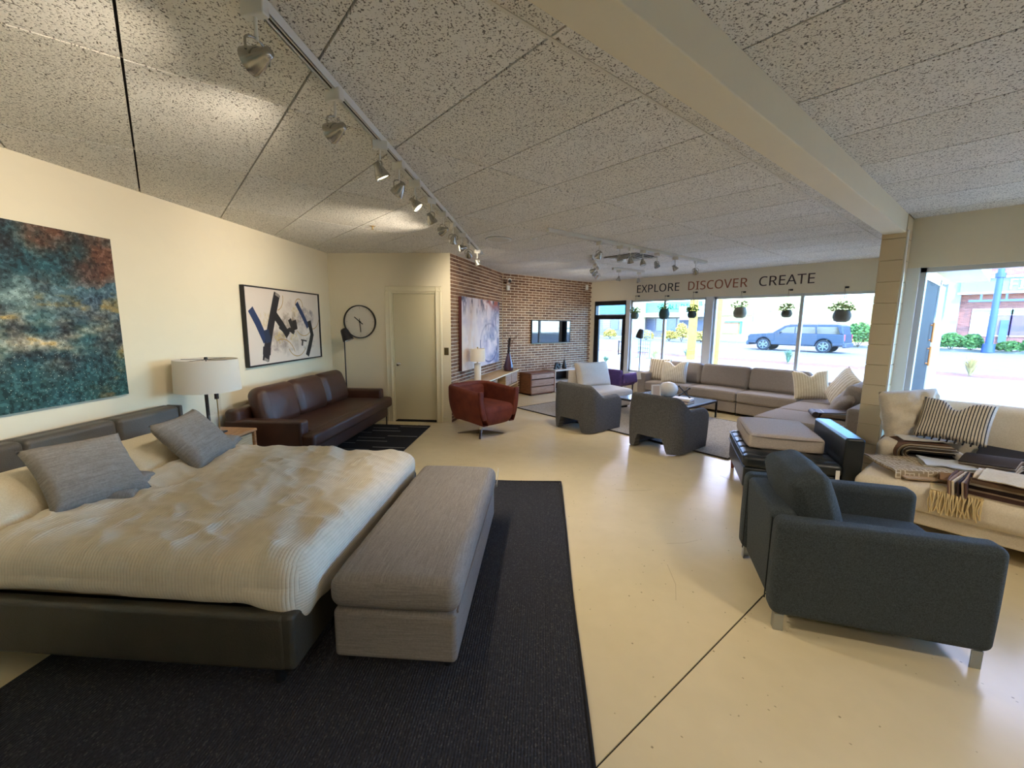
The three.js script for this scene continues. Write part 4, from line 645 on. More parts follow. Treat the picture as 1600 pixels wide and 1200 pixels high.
floorLamp('black floor lamp in the corner behind the leather sofa', W(6.2, 0.385), WT - PI / 2);
// ---------- wall clock, light switch ----------
{
  const t = thing('wall_clock', 'round white wall clock with a thin black rim', 'clock', W(6.555, 0.49, 1.596), WT - PI / 2), ring = lathe([[0.245, 0], [0.257, 0], [0.257, 0.045], [0.25, 0.048], [0.244, 0.04], [0.244, 0.012]], 64).rotateX(PI / 2);
  part(t, 'rim', ring, mBlack); part(t, 'face', cyl(0.246, 0.246, 0.01, 64).rotateX(PI / 2).translate(0, 0, 0.01), mat(0xd9d3c6, 0.6));
  for (let i = 0; i < 12; i++) part(t, 'hour_mark', box(0.004, i % 3 ? 0.018 : 0.028, 0.002, 0, 0.215, 0.016).rotateZ(-i * PI / 6), mat(0x9b958a, 0.6));
  const hand = (w, a, b, ang) => box(w, a + b, 0.003, 0, (a - b) / 2, 0).rotateZ(ang);
  part(t, 'hour_hand', hand(0.014, 0.115, 0.06, R(50)).translate(0, 0, 0.022), mBlack); part(t, 'minute_hand', hand(0.009, 0.165, 0.05, R(184)).translate(0, 0, 0.026), mBlack); part(t, 'hub', cyl(0.012, 0.012, 0.02, 16).rotateX(PI / 2).translate(0, 0, 0.022), mBlack);
}
{ const t = thing('light_switch', 'brass light switch plate beside the closed door', 'switch', W(6.555, 1.862, 1.147), WT - PI / 2); part(t, 'plate', rbox(0.07, 0.115, 0.006, 0.002, 2, 0, 0, 0.003), mat(0x6b5a3a, 0.35, { metalness: 0.7 })); part(t, 'toggle', rbox(0.012, 0.026, 0.014, 0.002, 2, 0, 0, 0.01), mat(0x4a3c24, 0.5)); }
// ---------- lounge rug ----------
const mRugGrey = fab(heather('#8f8a84', '#c3beb6', { n: 120, m: 120, s: 601, k: 1.5, size: 0.9 }), { bumpScale: 0.004 });
{
  const t = thing('lounge_rug', 'large mottled grey rug with a dark bound edge under the coffee table', 'rug', [-4.03, 0, -6.17]);
  part(t, 'pile', softAt(3.86, 0.014, 2.1, 0.006, 0, 0.008, 0, { n: [20, 1, 12] }), mRugGrey);
  part(t, 'bound_edge', merge([rod([-1.93, 0.009, 1.055], [1.93, 0.009, 1.055], 0.011, 8), rod([-1.93, 0.009, -1.055], [1.93, 0.009, -1.055], 0.009, 8), rod([1.94, 0.009, 1.055], [1.94, 0.009, -1.055], 0.009, 8), rod([-1.94, 0.009, 1.055], [-1.94, 0.009, -1.055], 0.009, 8)]), mat(0x2a2524, 0.9));
}
// ---------- grey sectional under the windows ----------
const mSect = fab(heather('#8f857e', '#a99f97', { s: 611, n: 120, m: 120, size: 0.5 }));
{
  const t = thing('sectional_sofa', 'long grey corner sectional sofa below the front windows', 'sofa', [-3, 0, -8]);
  const P = (x0, x1, y0, y1, z0, z1, r, o) => softAt(x1 - x0, y1 - y0, z1 - z0, r, (x0 + x1) / 2 + 3, (y0 + y1) / 2, (z0 + z1) / 2 + 8, o);
  const xs = [-4.93, -4.0, -3.1, -2.16];
  part(t, 'arm', P(-5.12, -4.935, 0.05, 0.6, -8.56, -7.72, 0.035, { n: [1, 3, 5] }), mSect);
  for (let i = 0; i < 3; i++) {
    part(t, 'base', P(xs[i], xs[i + 1] - 0.012, 0.05, 0.245, -8.56, -7.74, 0.018, { n: [4, 1, 4] }), mSect);
    part(t, 'seat_cushion', P(xs[i], xs[i + 1] - 0.008, 0.255, 0.425, -8.4, -7.7, 0.04, { n: [8, 2, 6], crown: 0.018 }), mSect);
    part(t, 'back_frame', P(xs[i], xs[i + 1] - 0.006, 0.25, 0.68, -8.57, -8.4, 0.04, { n: [3, 3, 1] }), mSect);
    const g = soft(xs[i + 1] - xs[i] - 0.015, 0.42, 0.2, 0.06, { cs: 4, n: [8, 6, 2], side: 0.022 }); part(t, 'back_cushion', tr(g, (xs[i] + xs[i + 1]) / 2 + 3, 0.625, -0.31, -R(12)), mSect);
  }
  const zs = [-8.56, -7.66, -6.76, -5.9];
  for (let i = 0; i < 3; i++) {
    part(t, 'base', P(-2.14, -1.02, 0.05, 0.245, zs[i], zs[i + 1] - 0.012, 0.018, { n: [4, 1, 4] }), mSect);
    part(t, 'seat_cushion', P(-2.15, -1.2, 0.255, 0.425, zs[i] + (i ? 0 : 0.16), zs[i + 1] - 0.008, 0.04, { n: [8, 2, 6], crown: 0.018 }), mSect);
    part(t, 'back_frame', P(-1.18, -1.01, 0.25, 0.68, zs[i], zs[i + 1] - 0.006, 0.04, { n: [1, 3, 3] }), mSect);
  }
  part(t, 'back_frame', P(-2.14, -1.2, 0.25, 0.68, -8.57, -8.4, 0.04, { n: [3, 3, 1] }), mSect);
  for (const z of [-7.2]) { const g = soft(0.86, 0.42, 0.2, 0.06, { cs: 4, n: [8, 6, 2], side: 0.022 }); part(t, 'back_cushion', tr(g, 1.68, 0.625, z + 8, -R(12), -PI / 2), mSect); }
  for (const [x, z] of [[-5.05, -8.5], [-5.05, -7.8], [-3.1, -7.8], [-2.1, -7.7], [-2.1, -5.98], [-1.06, -5.98], [-1.06, -8.5]]) part(t, 'foot', cyl(0.025, 0.025, 0.055, 12, x + 3, 0.027, z + 8), mBlack);
  part(t, 'price_tag', tr(rbox(0.09, 0.17, 0.003, 0.001, 1), -2.07, 0.53, 0.3, 0.05, 0.2, 0.15), mPlastic, 'white hanging price tag');
}
const stripe = (a, b, n, size, thin = 0.5) => { const A = hex(a), B = hex(b); return tex(512, 256, (u, v) => { const k = (u * n) % 1, e = clamp((Math.abs(k - 0.5) - thin * 0.5) * 14 + 0.5), m = (fbm(u, v, 60, 60, 5, 2) - 0.5) * 18; const c = mixc(B, A, e); return [c[0] + m, c[1] + m, c[2] + m]; }, size, size); };
const mStripeA = fab(stripe('#efe7d6', '#c2b49c', 9, 0.5)), mStripeB = fab(stripe('#f1ebdd', '#d8ccb4', 14, 0.5)), mStripeC = fab(stripe('#ece4d4', '#cfc2a8', 8, 0.5));
cushionAt('striped_cushion', 'cream cushion with broad vertical stripes at the arm end of the sectional', 'pillow', pillow(0.47, 0.47, 0.16, { s: 31, pinch: 0.08 }), mStripeA, [-4.83, 0.655, -8.08], R(6), -R(14), 0, 'cream cushions on the sectional');
cushionAt('striped_cushion', 'white finely lined cushion with a dented top beside the broad striped one', 'pillow', pillow(0.5, 0.46, 0.16, { s: 37, pinch: 0.1, chop: 0.2 }), mStripeB, [-4.42, 0.645, -7.96], R(14), -R(18), 0.03, 'cream cushions on the sectional');
cushionAt('striped_cushion', 'cream cushion with a dented top in the corner of the sectional', 'pillow', pillow(0.5, 0.48, 0.16, { s: 41, pinch: 0.1, chop: 0.18 }), fab(stripe('#efe6cf', '#ddd0b2', 14, 0.5)), [-2.08, 0.655, -7.98], R(28), -R(20), 0.08, 'cream cushions on the sectional');
cushionAt('striped_cushion', 'large cream striped cushion tipped over in the sectional corner by the pillar', 'pillow', pillow(0.56, 0.54, 0.18, { s: 43, pinch: 0.08 }), mStripeC, [-1.62, 0.68, -7.72], -R(52), -R(24), -0.35, 'cream cushions on the sectional');
cushionAt('loose_back_cushion', 'grey back cushion slumped forward on the sectional near the pillar', 'cushion', pillow(0.46, 0.42, 0.17, { s: 47, pinch: 0.06 }), mSect, [-1.42, 0.6, -6.9], -R(70), -R(34), -0.5);
// sample binder left on the seat
{
  const t = thing('sample_binder', 'open fabric sample binder lying on the sectional seat', 'binder', [-1.42, 0.452, -6.5], R(25)); const pal = ['#b9a58c', '#8d6f58', '#cbb9a0', '#6f5a4a', '#d6cbb8', '#9c8873', '#b7c4cc', '#cfd8dd'];
  part(t, 'cover', merge([tr(rbox(0.42, 0.006, 0.26, 0.002, 1), 0, 0.003, 0), tr(rbox(0.42, 0.006, 0.26, 0.002, 1), -0.01, 0.075, 0, 0, 0, 0.08), tr(cyl(0.036, 0.036, 0.26, 16, 0, 0, 0), -0.21, 0.036, 0, PI / 2)]), mat(0x4b3f3d, 0.6));
  pal.forEach((c, i) => part(t, 'swatch', rbox(0.36, 0.006, 0.24, 0.002, 1, 0.02 + i * 0.004, 0.012 + i * 0.0078, 0), mat(c, 0.9)));
  part(t, 'carry_loop', tube([[0.2, 0.02, -0.1], [0.3, 0.06, -0.06], [0.31, 0.06, 0.05], [0.2, 0.03, 0.1]], 0.006, 20, 6), mPlastic);
}
// ---------- coffee table and what stands on it ----------
{
  const t = thing('coffee_table', 'low square coffee table with a slim black frame and reflective top', 'table', [-3.86, 0.015, -6.71]);
  const w = 1.28, d = 1.16, h = 0.3;
  part(t, 'table_top', rbox(w - 0.03, 0.012, d - 0.03, 0.003, 2, 0, h - 0.004, 0), phys(0x6f8aa2, 0.16, { ior: 1.9 }));
  part(t, 'frame', merge([box(w, 0.028, 0.025, 0, h - 0.02, d / 2 - 0.012), box(w, 0.028, 0.025, 0, h - 0.02, -d / 2 + 0.012), box(0.025, 0.028, d, w / 2 - 0.012, h - 0.02, 0), box(0.025, 0.028, d, -w / 2 + 0.012, h - 0.02, 0)]), mBlack);
  for (const a of [-1, 1]) for (const b of [-1, 1]) part(t, 'leg', box(0.025, h - 0.01, 0.025, a * (w / 2 - 0.013), (h - 0.01) / 2, b * (d / 2 - 0.013)), mBlack);
}
{ const t = thing('picture_book', 'white covered book lying uppermost on the coffee table', 'book', [-3.5, 0.358, -6.62], R(12)); part(t, 'cover', merge([box(0.3, 0.004, 0.23, 0, 0.03, 0), box(0.3, 0.004, 0.23, 0, 0.002, 0), box(0.004, 0.032, 0.23, -0.15, 0.016, 0)]), mat(0xdfe3e6, 0.5)); part(t, 'page_block', box(0.29, 0.024, 0.22, 0.002, 0.016, 0), mat(0xf0ece2, 0.9)); }
{ const t = thing('picture_book', 'dark brown book under the white one on the coffee table', 'book', [-3.48, 0.318, -6.56], R(4)); part(t, 'cover', merge([box(0.32, 0.005, 0.25, 0, 0.0375, 0), box(0.32, 0.005, 0.25, 0, 0.0025, 0), box(0.005, 0.04, 0.25, -0.16, 0.02, 0)]), mat(0x4a2f28, 0.5)); part(t, 'page_block', box(0.31, 0.03, 0.24, 0.002, 0.02, 0), mat(0xd9cbb4, 0.9)); }
{ const t = thing('jack_sculpture', 'black metal jack shaped ornament standing on the books', 'ornament', [-3.5, 0.485, -6.66]); const ds = [[1, 0.75, 0.2], [-0.8, 0.85, 0.3], [0.1, 0.35, -1]]; ds.forEach((v) => { const q = new V3(...v).normalize().multiplyScalar(0.125); part(t, 'rod', rod([-q.x, -q.y, -q.z], [q.x, q.y, q.z], 0.009, 10), mBlack); for (const s of [-1, 1]) part(t, 'ball_end', new THREE.SphereGeometry(0.016, 14, 10).translate(q.x * s, q.y * s, q.z * s), mBlack); }); }
{ const t = thing('orb_ornament', 'white round globe ornament on the coffee table', 'ornament', [-3.97, 0.316, -6.98]); part(t, 'globe', lathe([[0.05, 0], [0.1, 0.02], [0.15, 0.07], [0.165, 0.13], [0.15, 0.19], [0.1, 0.24], [0.04, 0.258], [0, 0.26]], 32), mat(0xe9e1d0, 0.5)); part(t, 'foot_ring', lathe([[0.04, 0], [0.055, 0], [0.055, 0.012], [0.04, 0.012]], 24), mat(0xcdbf9f, 0.5)); }
{ const t = thing('desk_photo', 'small pale picture frame standing on the coffee table', 'frame', [-3.95, 0.318, -6.56], R(58)); t.rotation.order = 'YXZ'; t.rotation.x = -R(8); part(t, 'moulding', merge([box(0.17, 0.025, 0.018, 0, 0.235, 0), box(0.17, 0.025, 0.018, 0, 0.013, 0), box(0.025, 0.24, 0.018, -0.072, 0.124, 0), box(0.025, 0.24, 0.018, 0.072, 0.124, 0)]), mat(0xe6dfd2, 0.5)); part(t, 'print', box(0.12, 0.2, 0.006, 0, 0.124, 0), mat(0xcbb8a8, 0.6)); part(t, 'back_stand', bar([0, 0.18, -0.01], [0, 0.0, -0.075], 0.05, 0.004), mat(0x7d7064, 0.8)); }

// ---------- barrel armchairs: a wrapped shell on leg panels ----------
function shell(n, plan, top, bot, th, prof) {   // plan(t) -> [x, z, nx, nz] outward
  return patch((u, v) => {
    const t = -1 + 2 * u, [x, z, nx, nz] = plan(t), y0 = bot(t), y1 = top(t), k = v * 4; let o, y;
    if (k < 1.4) { o = 0; y = lerp(y0, y1 - th * 0.5, k / 1.4); } else if (k < 2.4) { const a = (k - 1.4) * PI; o = -th / 2 + th / 2 * Math.cos(a); y = y1 - th * 0.5 + th * 0.5 * Math.sin(a); } else if (k < 3.8) { o = -th; y = lerp(y1 - th * 0.5, y0, (k - 2.4) / 1.4); } else { o = -th * (1 - (k - 3.8) / 0.2); y = y0; }
    const f = prof ? prof(y, t) : 0; return [x + nx * (o + f), y, z + nz * (o + f), (u * 2.2), y];
  }, n, 40, 0);
}
const U = (w, d, r) => {                        // U-shaped plan: open to +z
  const seg = [], side = d - r, arc = r * PI / 2, back = w - 2 * r, tot = 2 * side + 2 * arc + back;
  return (t) => { let q = (t + 1) / 2 * tot; if (q < side) return [-w / 2, d / 2 - q, -1, 0]; q -= side; if (q < arc) { const a = q / r; return [-w / 2 + r - r * Math.cos(a), -d / 2 + r - r * Math.sin(a), -Math.cos(a), -Math.sin(a)]; } q -= arc; if (q < back) return [-w / 2 + r + q, -d / 2, 0, -1]; q -= back; if (q < arc) { const a = q / r; return [w / 2 - r + r * Math.sin(a), -d / 2 + r - r * Math.cos(a), Math.sin(a), -Math.cos(a)]; } q -= arc; return [w / 2, -d / 2 + r + q, 1, 0]; };
};
const mBarrel = fab(heather('#444547', '#737375', { s: 621, n: 150, m: 60, k: 1.3, size: 0.35 }), { bumpScale: 0.003 });
function barrelChair(label, x, z, turn) {
  const t = thing('barrel_chair', label, 'armchair', [x, 0.013, z], turn, 'grey barrel armchairs'), w = 0.74, d = 0.74, plan = U(w, d, 0.16);
  const top = (q) => { const [px, pz] = plan(q); const k = clamp((pz + d / 2 - 0.02) / 0.34); const s = k * k * (3 - 2 * k); let y = lerp(0.71, 0.53, s); const f = clamp((pz - (d / 2 - 0.09)) / 0.09); return y - 0.06 * f * f; };
  const bot = (q) => { const [px, pz] = plan(q); const b = clamp((-pz - d / 2 + 0.05) / 0.05) ; const k = clamp((0.24 - Math.abs(px)) / 0.07); return 0.006 + (b > 0.01 ? 0.175 * k * k * (3 - 2 * k) : 0); };
  part(t, 'shell', shell(96, plan, top, bot, 0.1, (y) => 0.015 * Math.sin(clamp(y / 0.7) * PI)), mBarrel);
  for (const s of [-1, 1]) part(t, 'arm_front', softAt(0.1, 0.46, 0.05, 0.02, s * (w / 2 - 0.05), 0.24, d / 2 - 0.01, { n: [1, 4, 1] }), mBarrel);
  part(t, 'seat_cushion', softAt(w - 0.21, 0.2, d - 0.12, 0.05, 0, 0.33, 0.05, { n: [6, 2, 6], crown: 0.02 }), mBarrel);
  part(t, 'seat_base', box(w - 0.22, 0.05, d - 0.14, 0, 0.205, 0.02), mDark);
}
barrelChair('grey tweed barrel armchair nearer the brick wall, seen from behind', -4.2, -5.0, PI);
barrelChair('grey tweed barrel armchair nearer the black leather seat, seen from behind', -2.87, -5.04, PI);
// ---------- rust velvet swivel chair ----------
{
  const t = thing('swivel_chair', 'rust red velvet tub chair on a metal star base', 'armchair', [-4.9, 0, -3.5], PI / 2 + R(7));
  const v = phys(0xffffff, 0.75, { map: tex(256, 256, (u, w2) => { const n = (fbm(u, w2, 8, 8, 631, 4) - 0.5) * 34; return [104 + n, 42 + n * 0.7, 26 + n * 0.5]; }, 0.7, 0.7), sheen: 0.6, sheenColor: new THREE.Color(0.5, 0.18, 0.1), sheenRoughness: 0.4 });
  const w = 0.78, d = 0.76, plan = U(w, d, 0.2), top = (q) => { const [, pz] = plan(q); return 0.715 - 0.03 * clamp((pz + 0.1) / 0.48) + 0.012 * Math.cos(q * PI); }, bot = (q) => 0.24 - 0.03 * clamp(plan(q)[1] / 0.38);
  part(t, 'shell', shell(80, plan, top, bot, 0.085, (y) => -0.1 * Math.pow(clamp((0.6 - y) / 0.4), 2.2)), v);
  for (const s of [-1, 1]) part(t, 'arm_front', tr(softAt(0.08, 0.4, 0.05, 0.022, 0, 0, 0, { n: [1, 6, 1], disp: (p) => [-s * 0.08 * Math.pow(clamp((0.17 - p[1]) / 0.4), 2), 0, 0] }), s * (w / 2 - 0.043), 0.49, d / 2 - 0.006), v);
  part(t, 'seat_cushion', softAt(w - 0.165, 0.25, d - 0.08, 0.07, 0, 0.335, 0.055, { cs: 5, n: [8, 3, 8], crown: 0.03, disp: (p) => [-p[0] * 0.2 * clamp((0.02 - p[1]) / 0.12), 0, 0] }), v);
  part(t, 'back_cushion', softAt(w - 0.24, 0.26, 0.1, 0.045, 0, 0.55, -0.26, { n: [6, 4, 1], side: 0.02 }), v);
  part(t, 'under_shell', lathe([[0, 0.2], [0.2, 0.205], [0.3, 0.24], [0.31, 0.26]], 32), v);
  const st = mat(0x8a7f72, 0.28, { metalness: 0.9 });
  part(t, 'column', cyl(0.028, 0.03, 0.2, 20, 0, 0.11, 0), mChrome);
  for (let k = 0; k < 4; k++) part(t, 'star_arm', tr(profile([[0, 0.0], [0.33, 0.0], [0.34, 0.008], [0.06, 0.05], [0, 0.055]], 0.03, 0.003, 1), 0, 0.002, 0, 0, R(45) + k * PI / 2), st);
}
// ---------- white slipper chair, purple chair behind it ----------
const mIvory = fab(heather('#d9cfbf', '#e9e1d4', { s: 641, size: 0.4 }));
{
  const t = thing('slipper_chair', 'armless ivory lounge chair with a loose back pillow', 'armchair', [-5.2, 0.015, -6.55], PI / 2 - R(12));
  part(t, 'base', softAt(0.84, 0.14, 0.9, 0.02, 0, 0.11, 0, { n: [3, 1, 3] }), mIvory); part(t, 'plinth', box(0.76, 0.04, 0.82, 0, 0.02, 0), mDark);
  part(t, 'seat_cushion', softAt(0.88, 0.17, 0.8, 0.045, 0, 0.27, 0.09, { n: [8, 2, 8], crown: 0.02 }), mIvory);
  part(t, 'back_frame', softAt(0.86, 0.5, 0.16, 0.04, 0, 0.42, -0.38, { n: [4, 4, 1] }), mIvory);
  part(t, 'back_pillow', tr(pillow(0.82, 0.52, 0.24, { s: 51, pinch: 0.07 }), 0.0, 0.58, -0.2, -R(20)), mIvory);
}
{
  const t = thing('purple_chair', 'purple upholstered chair half hidden behind the ivory chair', 'armchair', [-5.62, 0, -7.75], PI); const p = fab(heather('#4a3464', '#6f5690', { s: 651 }));
  part(t, 'seat_cushion', softAt(0.56, 0.16, 0.52, 0.05, 0, 0.36, 0, { n: [5, 2, 5], crown: 0.02 }), p); part(t, 'back_rest', softAt(0.56, 0.34, 0.1, 0.045, 0, 0.46, -0.26, { n: [5, 4, 1] }), p);
  for (const s of [-1, 1]) part(t, 'arm', softAt(0.09, 0.22, 0.5, 0.04, s * 0.3, 0.44, 0, { n: [1, 2, 5] }), p);
  for (const [a, b] of [[-1, -1], [1, -1], [-1, 1], [1, 1]]) part(t, 'leg', cyl(0.018, 0.012, 0.28, 12, a * 0.24, 0.14, b * 0.2), mBlack);
}
floorLamp('black floor lamp standing before the window beside the sectional', [-5.3, 0, -8.05], R(160));
// ---------- low furniture along the brick wall ----------
const walnut = mat(0xffffff, 0.5, { map: wood('#8b5d3f', '#5f3b27', 0.9, 43) }), ash = mat(0xffffff, 0.55, { map: wood('#b39a83', '#8d745f', 0.9, 47) }), maple = mat(0xffffff, 0.5, { map: wood('#c9ac7f', '#a3835a', 1.0, 53) });
{
  const ang = Math.atan2(2.224, -1.511), t = thing('console_table', 'long wooden console with open shelves below the purple canvas', 'console', [-5.709, 0, -3.506], ang); // local x along wall, z into the room
  part(t, 'top', rbox(2.46, 0.028, 0.38, 0.006, 2, 1.43, 0.6, 0.205), maple);
  part(t, 'top_edge', box(2.46, 0.02, 0.006, 1.43, 0.6, 0.397), mat(0xe8d9b4, 0.5));
  part(t, 'lower_shelf', rbox(0.9, 0.024, 0.36, 0.006, 2, 2.2, 0.33, 0.2), maple);
  for (const x of [0.24, 1.2, 1.74, 2.63]) part(t, 'upright', box(0.024, 0.57, 0.35, x, 0.3, 0.2), maple);
  part(t, 'cupboard_door', rbox(0.42, 0.22, 0.018, 0.004, 2, 2.4, 0.47, 0.36), ash); part(t, 'cupboard_door', rbox(0.38, 0.22, 0.018, 0.004, 2, 1.97, 0.47, 0.36), ash);
  part(t, 'drawer_front', rbox(0.9, 0.5, 0.018, 0.004, 2, 0.74, 0.31, 0.36), ash); part(t, 'plinth', box(2.4, 0.03, 0.33, 1.43, 0.015, 0.19), mat(0xe2dfd8, 0.6)); part(t, 'back_panel', box(2.4, 0.55, 0.01, 1.43, 0.3, 0.03), mat(0x5b4632, 0.7));
}
{
  const t = thing('media_cabinet', 'walnut sided drawer cabinet below the recess in the brick wall', 'cabinet', [-6.99, 0, -6.58], PI / 2);
  part(t, 'carcass', merge([box(0.02, 0.47, 0.38, -0.36, 0.255, 0), box(0.02, 0.47, 0.38, 0.36, 0.255, 0), box(0.74, 0.02, 0.38, 0, 0.49, 0), box(0.74, 0.02, 0.38, 0, 0.03, 0), box(0.7, 0.44, 0.01, 0, 0.26, -0.18)]), walnut);
  for (const [y, h] of [[0.42, 0.11], [0.275, 0.15], [0.115, 0.15]]) part(t, 'drawer', rbox(0.69, h - 0.012, 0.36, 0.004, 2, 0, y, 0.015), ash); part(t, 'plinth', box(0.66, 0.02, 0.32, 0, 0.01, 0), mDark);
}
{
  const t = thing('open_shelf_unit', 'low open shelf unit with a white frame beside the drawer cabinet', 'shelf', [-6.99, 0, -7.36], PI / 2), fr = mat(0xc9bfb0, 0.5);
  part(t, 'frame', merge([box(0.02, 0.5, 0.38, -0.38, 0.26, 0), box(0.02, 0.5, 0.38, 0.38, 0.26, 0), box(0.78, 0.025, 0.38, 0, 0.51, 0), box(0.78, 0.02, 0.38, 0, 0.02, 0)]), fr); part(t, 'shelf_board', box(0.74, 0.02, 0.36, 0, 0.24, 0), fr); part(t, 'back_panel', box(0.74, 0.48, 0.01, 0, 0.26, -0.18), mat(0x2a1d17, 0.8));
}
{ const t = thing('console_lamp', 'white cylinder table lamp on the console before the purple canvas', 'lamp', [-5.83, 0.615, -4.1]); part(t, 'lamp_shade', drum(0.125, 0.13, 0.21, 0.34), mShade); part(t, 'base', lathe([[0, 0], [0.058, 0], [0.058, 0.3], [0.05, 0.305], [0.012, 0.31], [0.012, 0.34], [0, 0.34]], 28), mat(0xe0dcd4, 0.5)); part(t, 'finial', merge([cyl(0.006, 0.006, 0.24, 10, 0, 0.45, 0), cyl(0.01, 0.012, 0.02, 12, 0, 0.57, 0)]), mBrass); }
{
  const t = thing('bottle_vase', 'tall purple glass bottle vase holding dry twigs', 'vase', [-6.72, 0.615, -5.5]);
  part(t, 'vase_body', lathe([[0, 0], [0.085, 0], [0.105, 0.03], [0.1, 0.1], [0.065, 0.22], [0.05, 0.3], [0.04, 0.32], [0.036, 0.36], [0.034, 0.36], [0.032, 0.3], [0, 0.28]], 32), phys(0x3c2030, 0.12, { clearcoat: 0.5 }));
  part(t, 'stopper_neck', tube([[0, 0.34, 0], [0.01, 0.5, 0], [0.025, 0.6, 0.01], [0.05, 0.68, 0.01]], 0.024, 20, 10), phys(0x1e1216, 0.25));
  const tw = []; for (let i = 0; i < 7; i++) { const a = i * 0.9, r = 0.12 + 0.05 * (i % 3); tw.push(tube([[0.03, 0.5, 0], [0.05 + Math.cos(a) * r * 0.5, 0.62 + i * 0.012, -0.04 + Math.sin(a) * r * 0.5], [0.06 + Math.cos(a) * r * 1.2, 0.72 + 0.03 * (i % 4), -0.05 + Math.sin(a) * r * 1.3]], 0.0035, 12, 5)); } part(t, 'twig_bundle', merge(tw), mat(0x5f4636, 0.9));
}
{ const t = thing('letter_ornament', 'black zigzag ornament on the low open shelf', 'ornament', [-6.95, 0.523, -7.2], PI / 2); part(t, 'zigzag', merge([bar([-0.1, 0, 0], [-0.05, 0.15, 0], 0.05, 0.04), bar([-0.05, 0.15, 0], [0.04, 0.02, 0], 0.05, 0.04), bar([0.04, 0.02, 0], [0.07, 0.13, 0], 0.05, 0.04)]), mBlack); }
{ const t = thing('bud_vase', 'small black bud vase with thin dry stems on the open shelf', 'vase', [-6.95, 0.523, -7.42]); part(t, 'vase_body', lathe([[0, 0], [0.05, 0], [0.058, 0.05], [0.03, 0.15], [0.018, 0.22], [0.014, 0.22], [0, 0.18]], 24), mBlack); part(t, 'stem_bundle', merge([tube([[0, 0.2, 0], [0.01, 0.4, 0.03], [0.0, 0.62, 0.06]], 0.003, 12, 5), tube([[0, 0.2, 0], [0.02, 0.34, -0.03], [0.03, 0.46, -0.08]], 0.003, 12, 5)]), mat(0x4f3a30, 0.9)); }
// ---------- purple canvas, glass-fronted recess, camera and sensors on the brick ----------
const artPurple = tex(512, 512, (u, v) => {
  const n1 = fbm(u, v, 5, 3, 701, 5), n2 = fbm(u, v, 26, 5, 711, 4), n3 = fbm(u, v, 9, 9, 721, 5); const lil = [164, 156, 184], pale = [214, 203, 208], blue = [96, 108, 148], peach = [212, 176, 150], red = [156, 78, 66], dark = [54, 56, 78], cream = [216, 200, 178];
  let c = mixc(lil, pale, clamp(n1 * 2.6 - 0.8)); c = mixc(c, cream, clamp(0.55 - u) * clamp(0.5 - v + n1 * 0.6) * 2); c = mixc(c, peach, clamp(1 - Math.abs(u - 0.22) * 7) * clamp(n2 * 2 - 0.6)); c = mixc(c, blue, clamp((u - 0.42) * 3) * clamp(n3 * 2.6 - 1) * 0.9);
  c = mixc(c, red, clamp((v - 0.82) * 7) * clamp((u - 0.35) * 3) * clamp(n3 * 3 - 0.9)); c = mixc(c, dark, clamp((v - 0.72) * 4) * clamp((n2 - 0.55) * 8)); c = mixc(c, dark, clamp((n2 - 0.66) * 9) * clamp((u - 0.45) * 4) * 0.8); c = mixc(c, [226, 222, 230], clamp((n2 - 0.62) * 10) * clamp(n3 * 3 - 1.4));
  const r = Math.hypot((u - 0.7) / 0.26, (v - 0.34) / 0.3); c = mixc(c, [72, 74, 112], clamp(1 - Math.abs(r - 1) * 14) * (v < 0.4 ? 0.9 : 0.3)); return c;
}, 1, 1);
{
  const ang = Math.atan2(2.224, -1.511), q = [-5.709 + -0.562 * 1.28, 1.41, -3.506 - 0.827 * 1.28], t = thing('purple_canvas', 'lilac and blue abstract canvas hanging on the brick wall', 'painting', [q[0] + 0.827 * 0.012, q[1], q[2] - 0.562 * 0.012], ang);
  canvasPicture(t, 1.98, 1.215, 0.05, artPurple, mat(0x4a1f1e, 0.8));
}
{
  const t = thing('wall_fireplace', 'black glass wall fireplace set into the brick wall', 'fireplace', [-7.188, 1.4, -7.17], PI / 2), w = 1.27, h = 0.52;
  part(t, 'casing', box(w, h, 0.03, 0, 0, 0.016), mBlack); part(t, 'glass_front', rbox(w - 0.02, h - 0.02, 0.006, 0.002, 1, 0, 0, 0.034), phys(0x07090b, 0.03, { ior: 1.9 })); part(t, 'trim_bar', merge([box(w + 0.01, 0.012, 0.045, 0, h / 2, 0.022), box(w + 0.01, 0.012, 0.045, 0, -h / 2, 0.022), box(0.012, h, 0.045, w / 2, 0, 0.022), box(0.012, h, 0.045, -w / 2, 0, 0.022)]), mBlack);
}
{ const t = thing('security_camera', 'small white security camera at the bend of the brick wall', 'camera', [-7.14, 2.44, -5.82], R(60)); part(t, 'bracket', merge([rbox(0.05, 0.05, 0.06, 0.006, 2, 0, 0, -0.02), rod([0, 0, 0], [0, 0.02, 0.09], 0.01)]), mPlastic); part(t, 'body', tr(cyl(0.04, 0.04, 0.13, 20), 0, 0.03, 0.14, PI / 2 - 0.15), mPlastic); part(t, 'lens', tr(cyl(0.034, 0.034, 0.01, 20), 0, 0.02, 0.208, PI / 2 - 0.15), mBlack); }
{ const t = thing('junction_box', 'small white box fixed below the security camera', 'box', [-7.185, 2.34, -5.83], PI / 2); part(t, 'casing', rbox(0.07, 0.1, 0.05, 0.006, 2, 0, 0, 0.025), mPlastic); part(t, 'cover', rbox(0.05, 0.08, 0.006, 0.002, 2, 0, 0, 0.053), mWhite); }
{ const t = thing('motion_sensor', 'small white sensor near the window end of the brick wall', 'sensor', [-7.185, 2.5, -8.4], PI / 2); part(t, 'casing', rbox(0.07, 0.12, 0.045, 0.01, 2, 0, 0, 0.022), mPlastic); part(t, 'lens', rbox(0.045, 0.05, 0.01, 0.004, 2, 0, -0.015, 0.046), mWhite); }
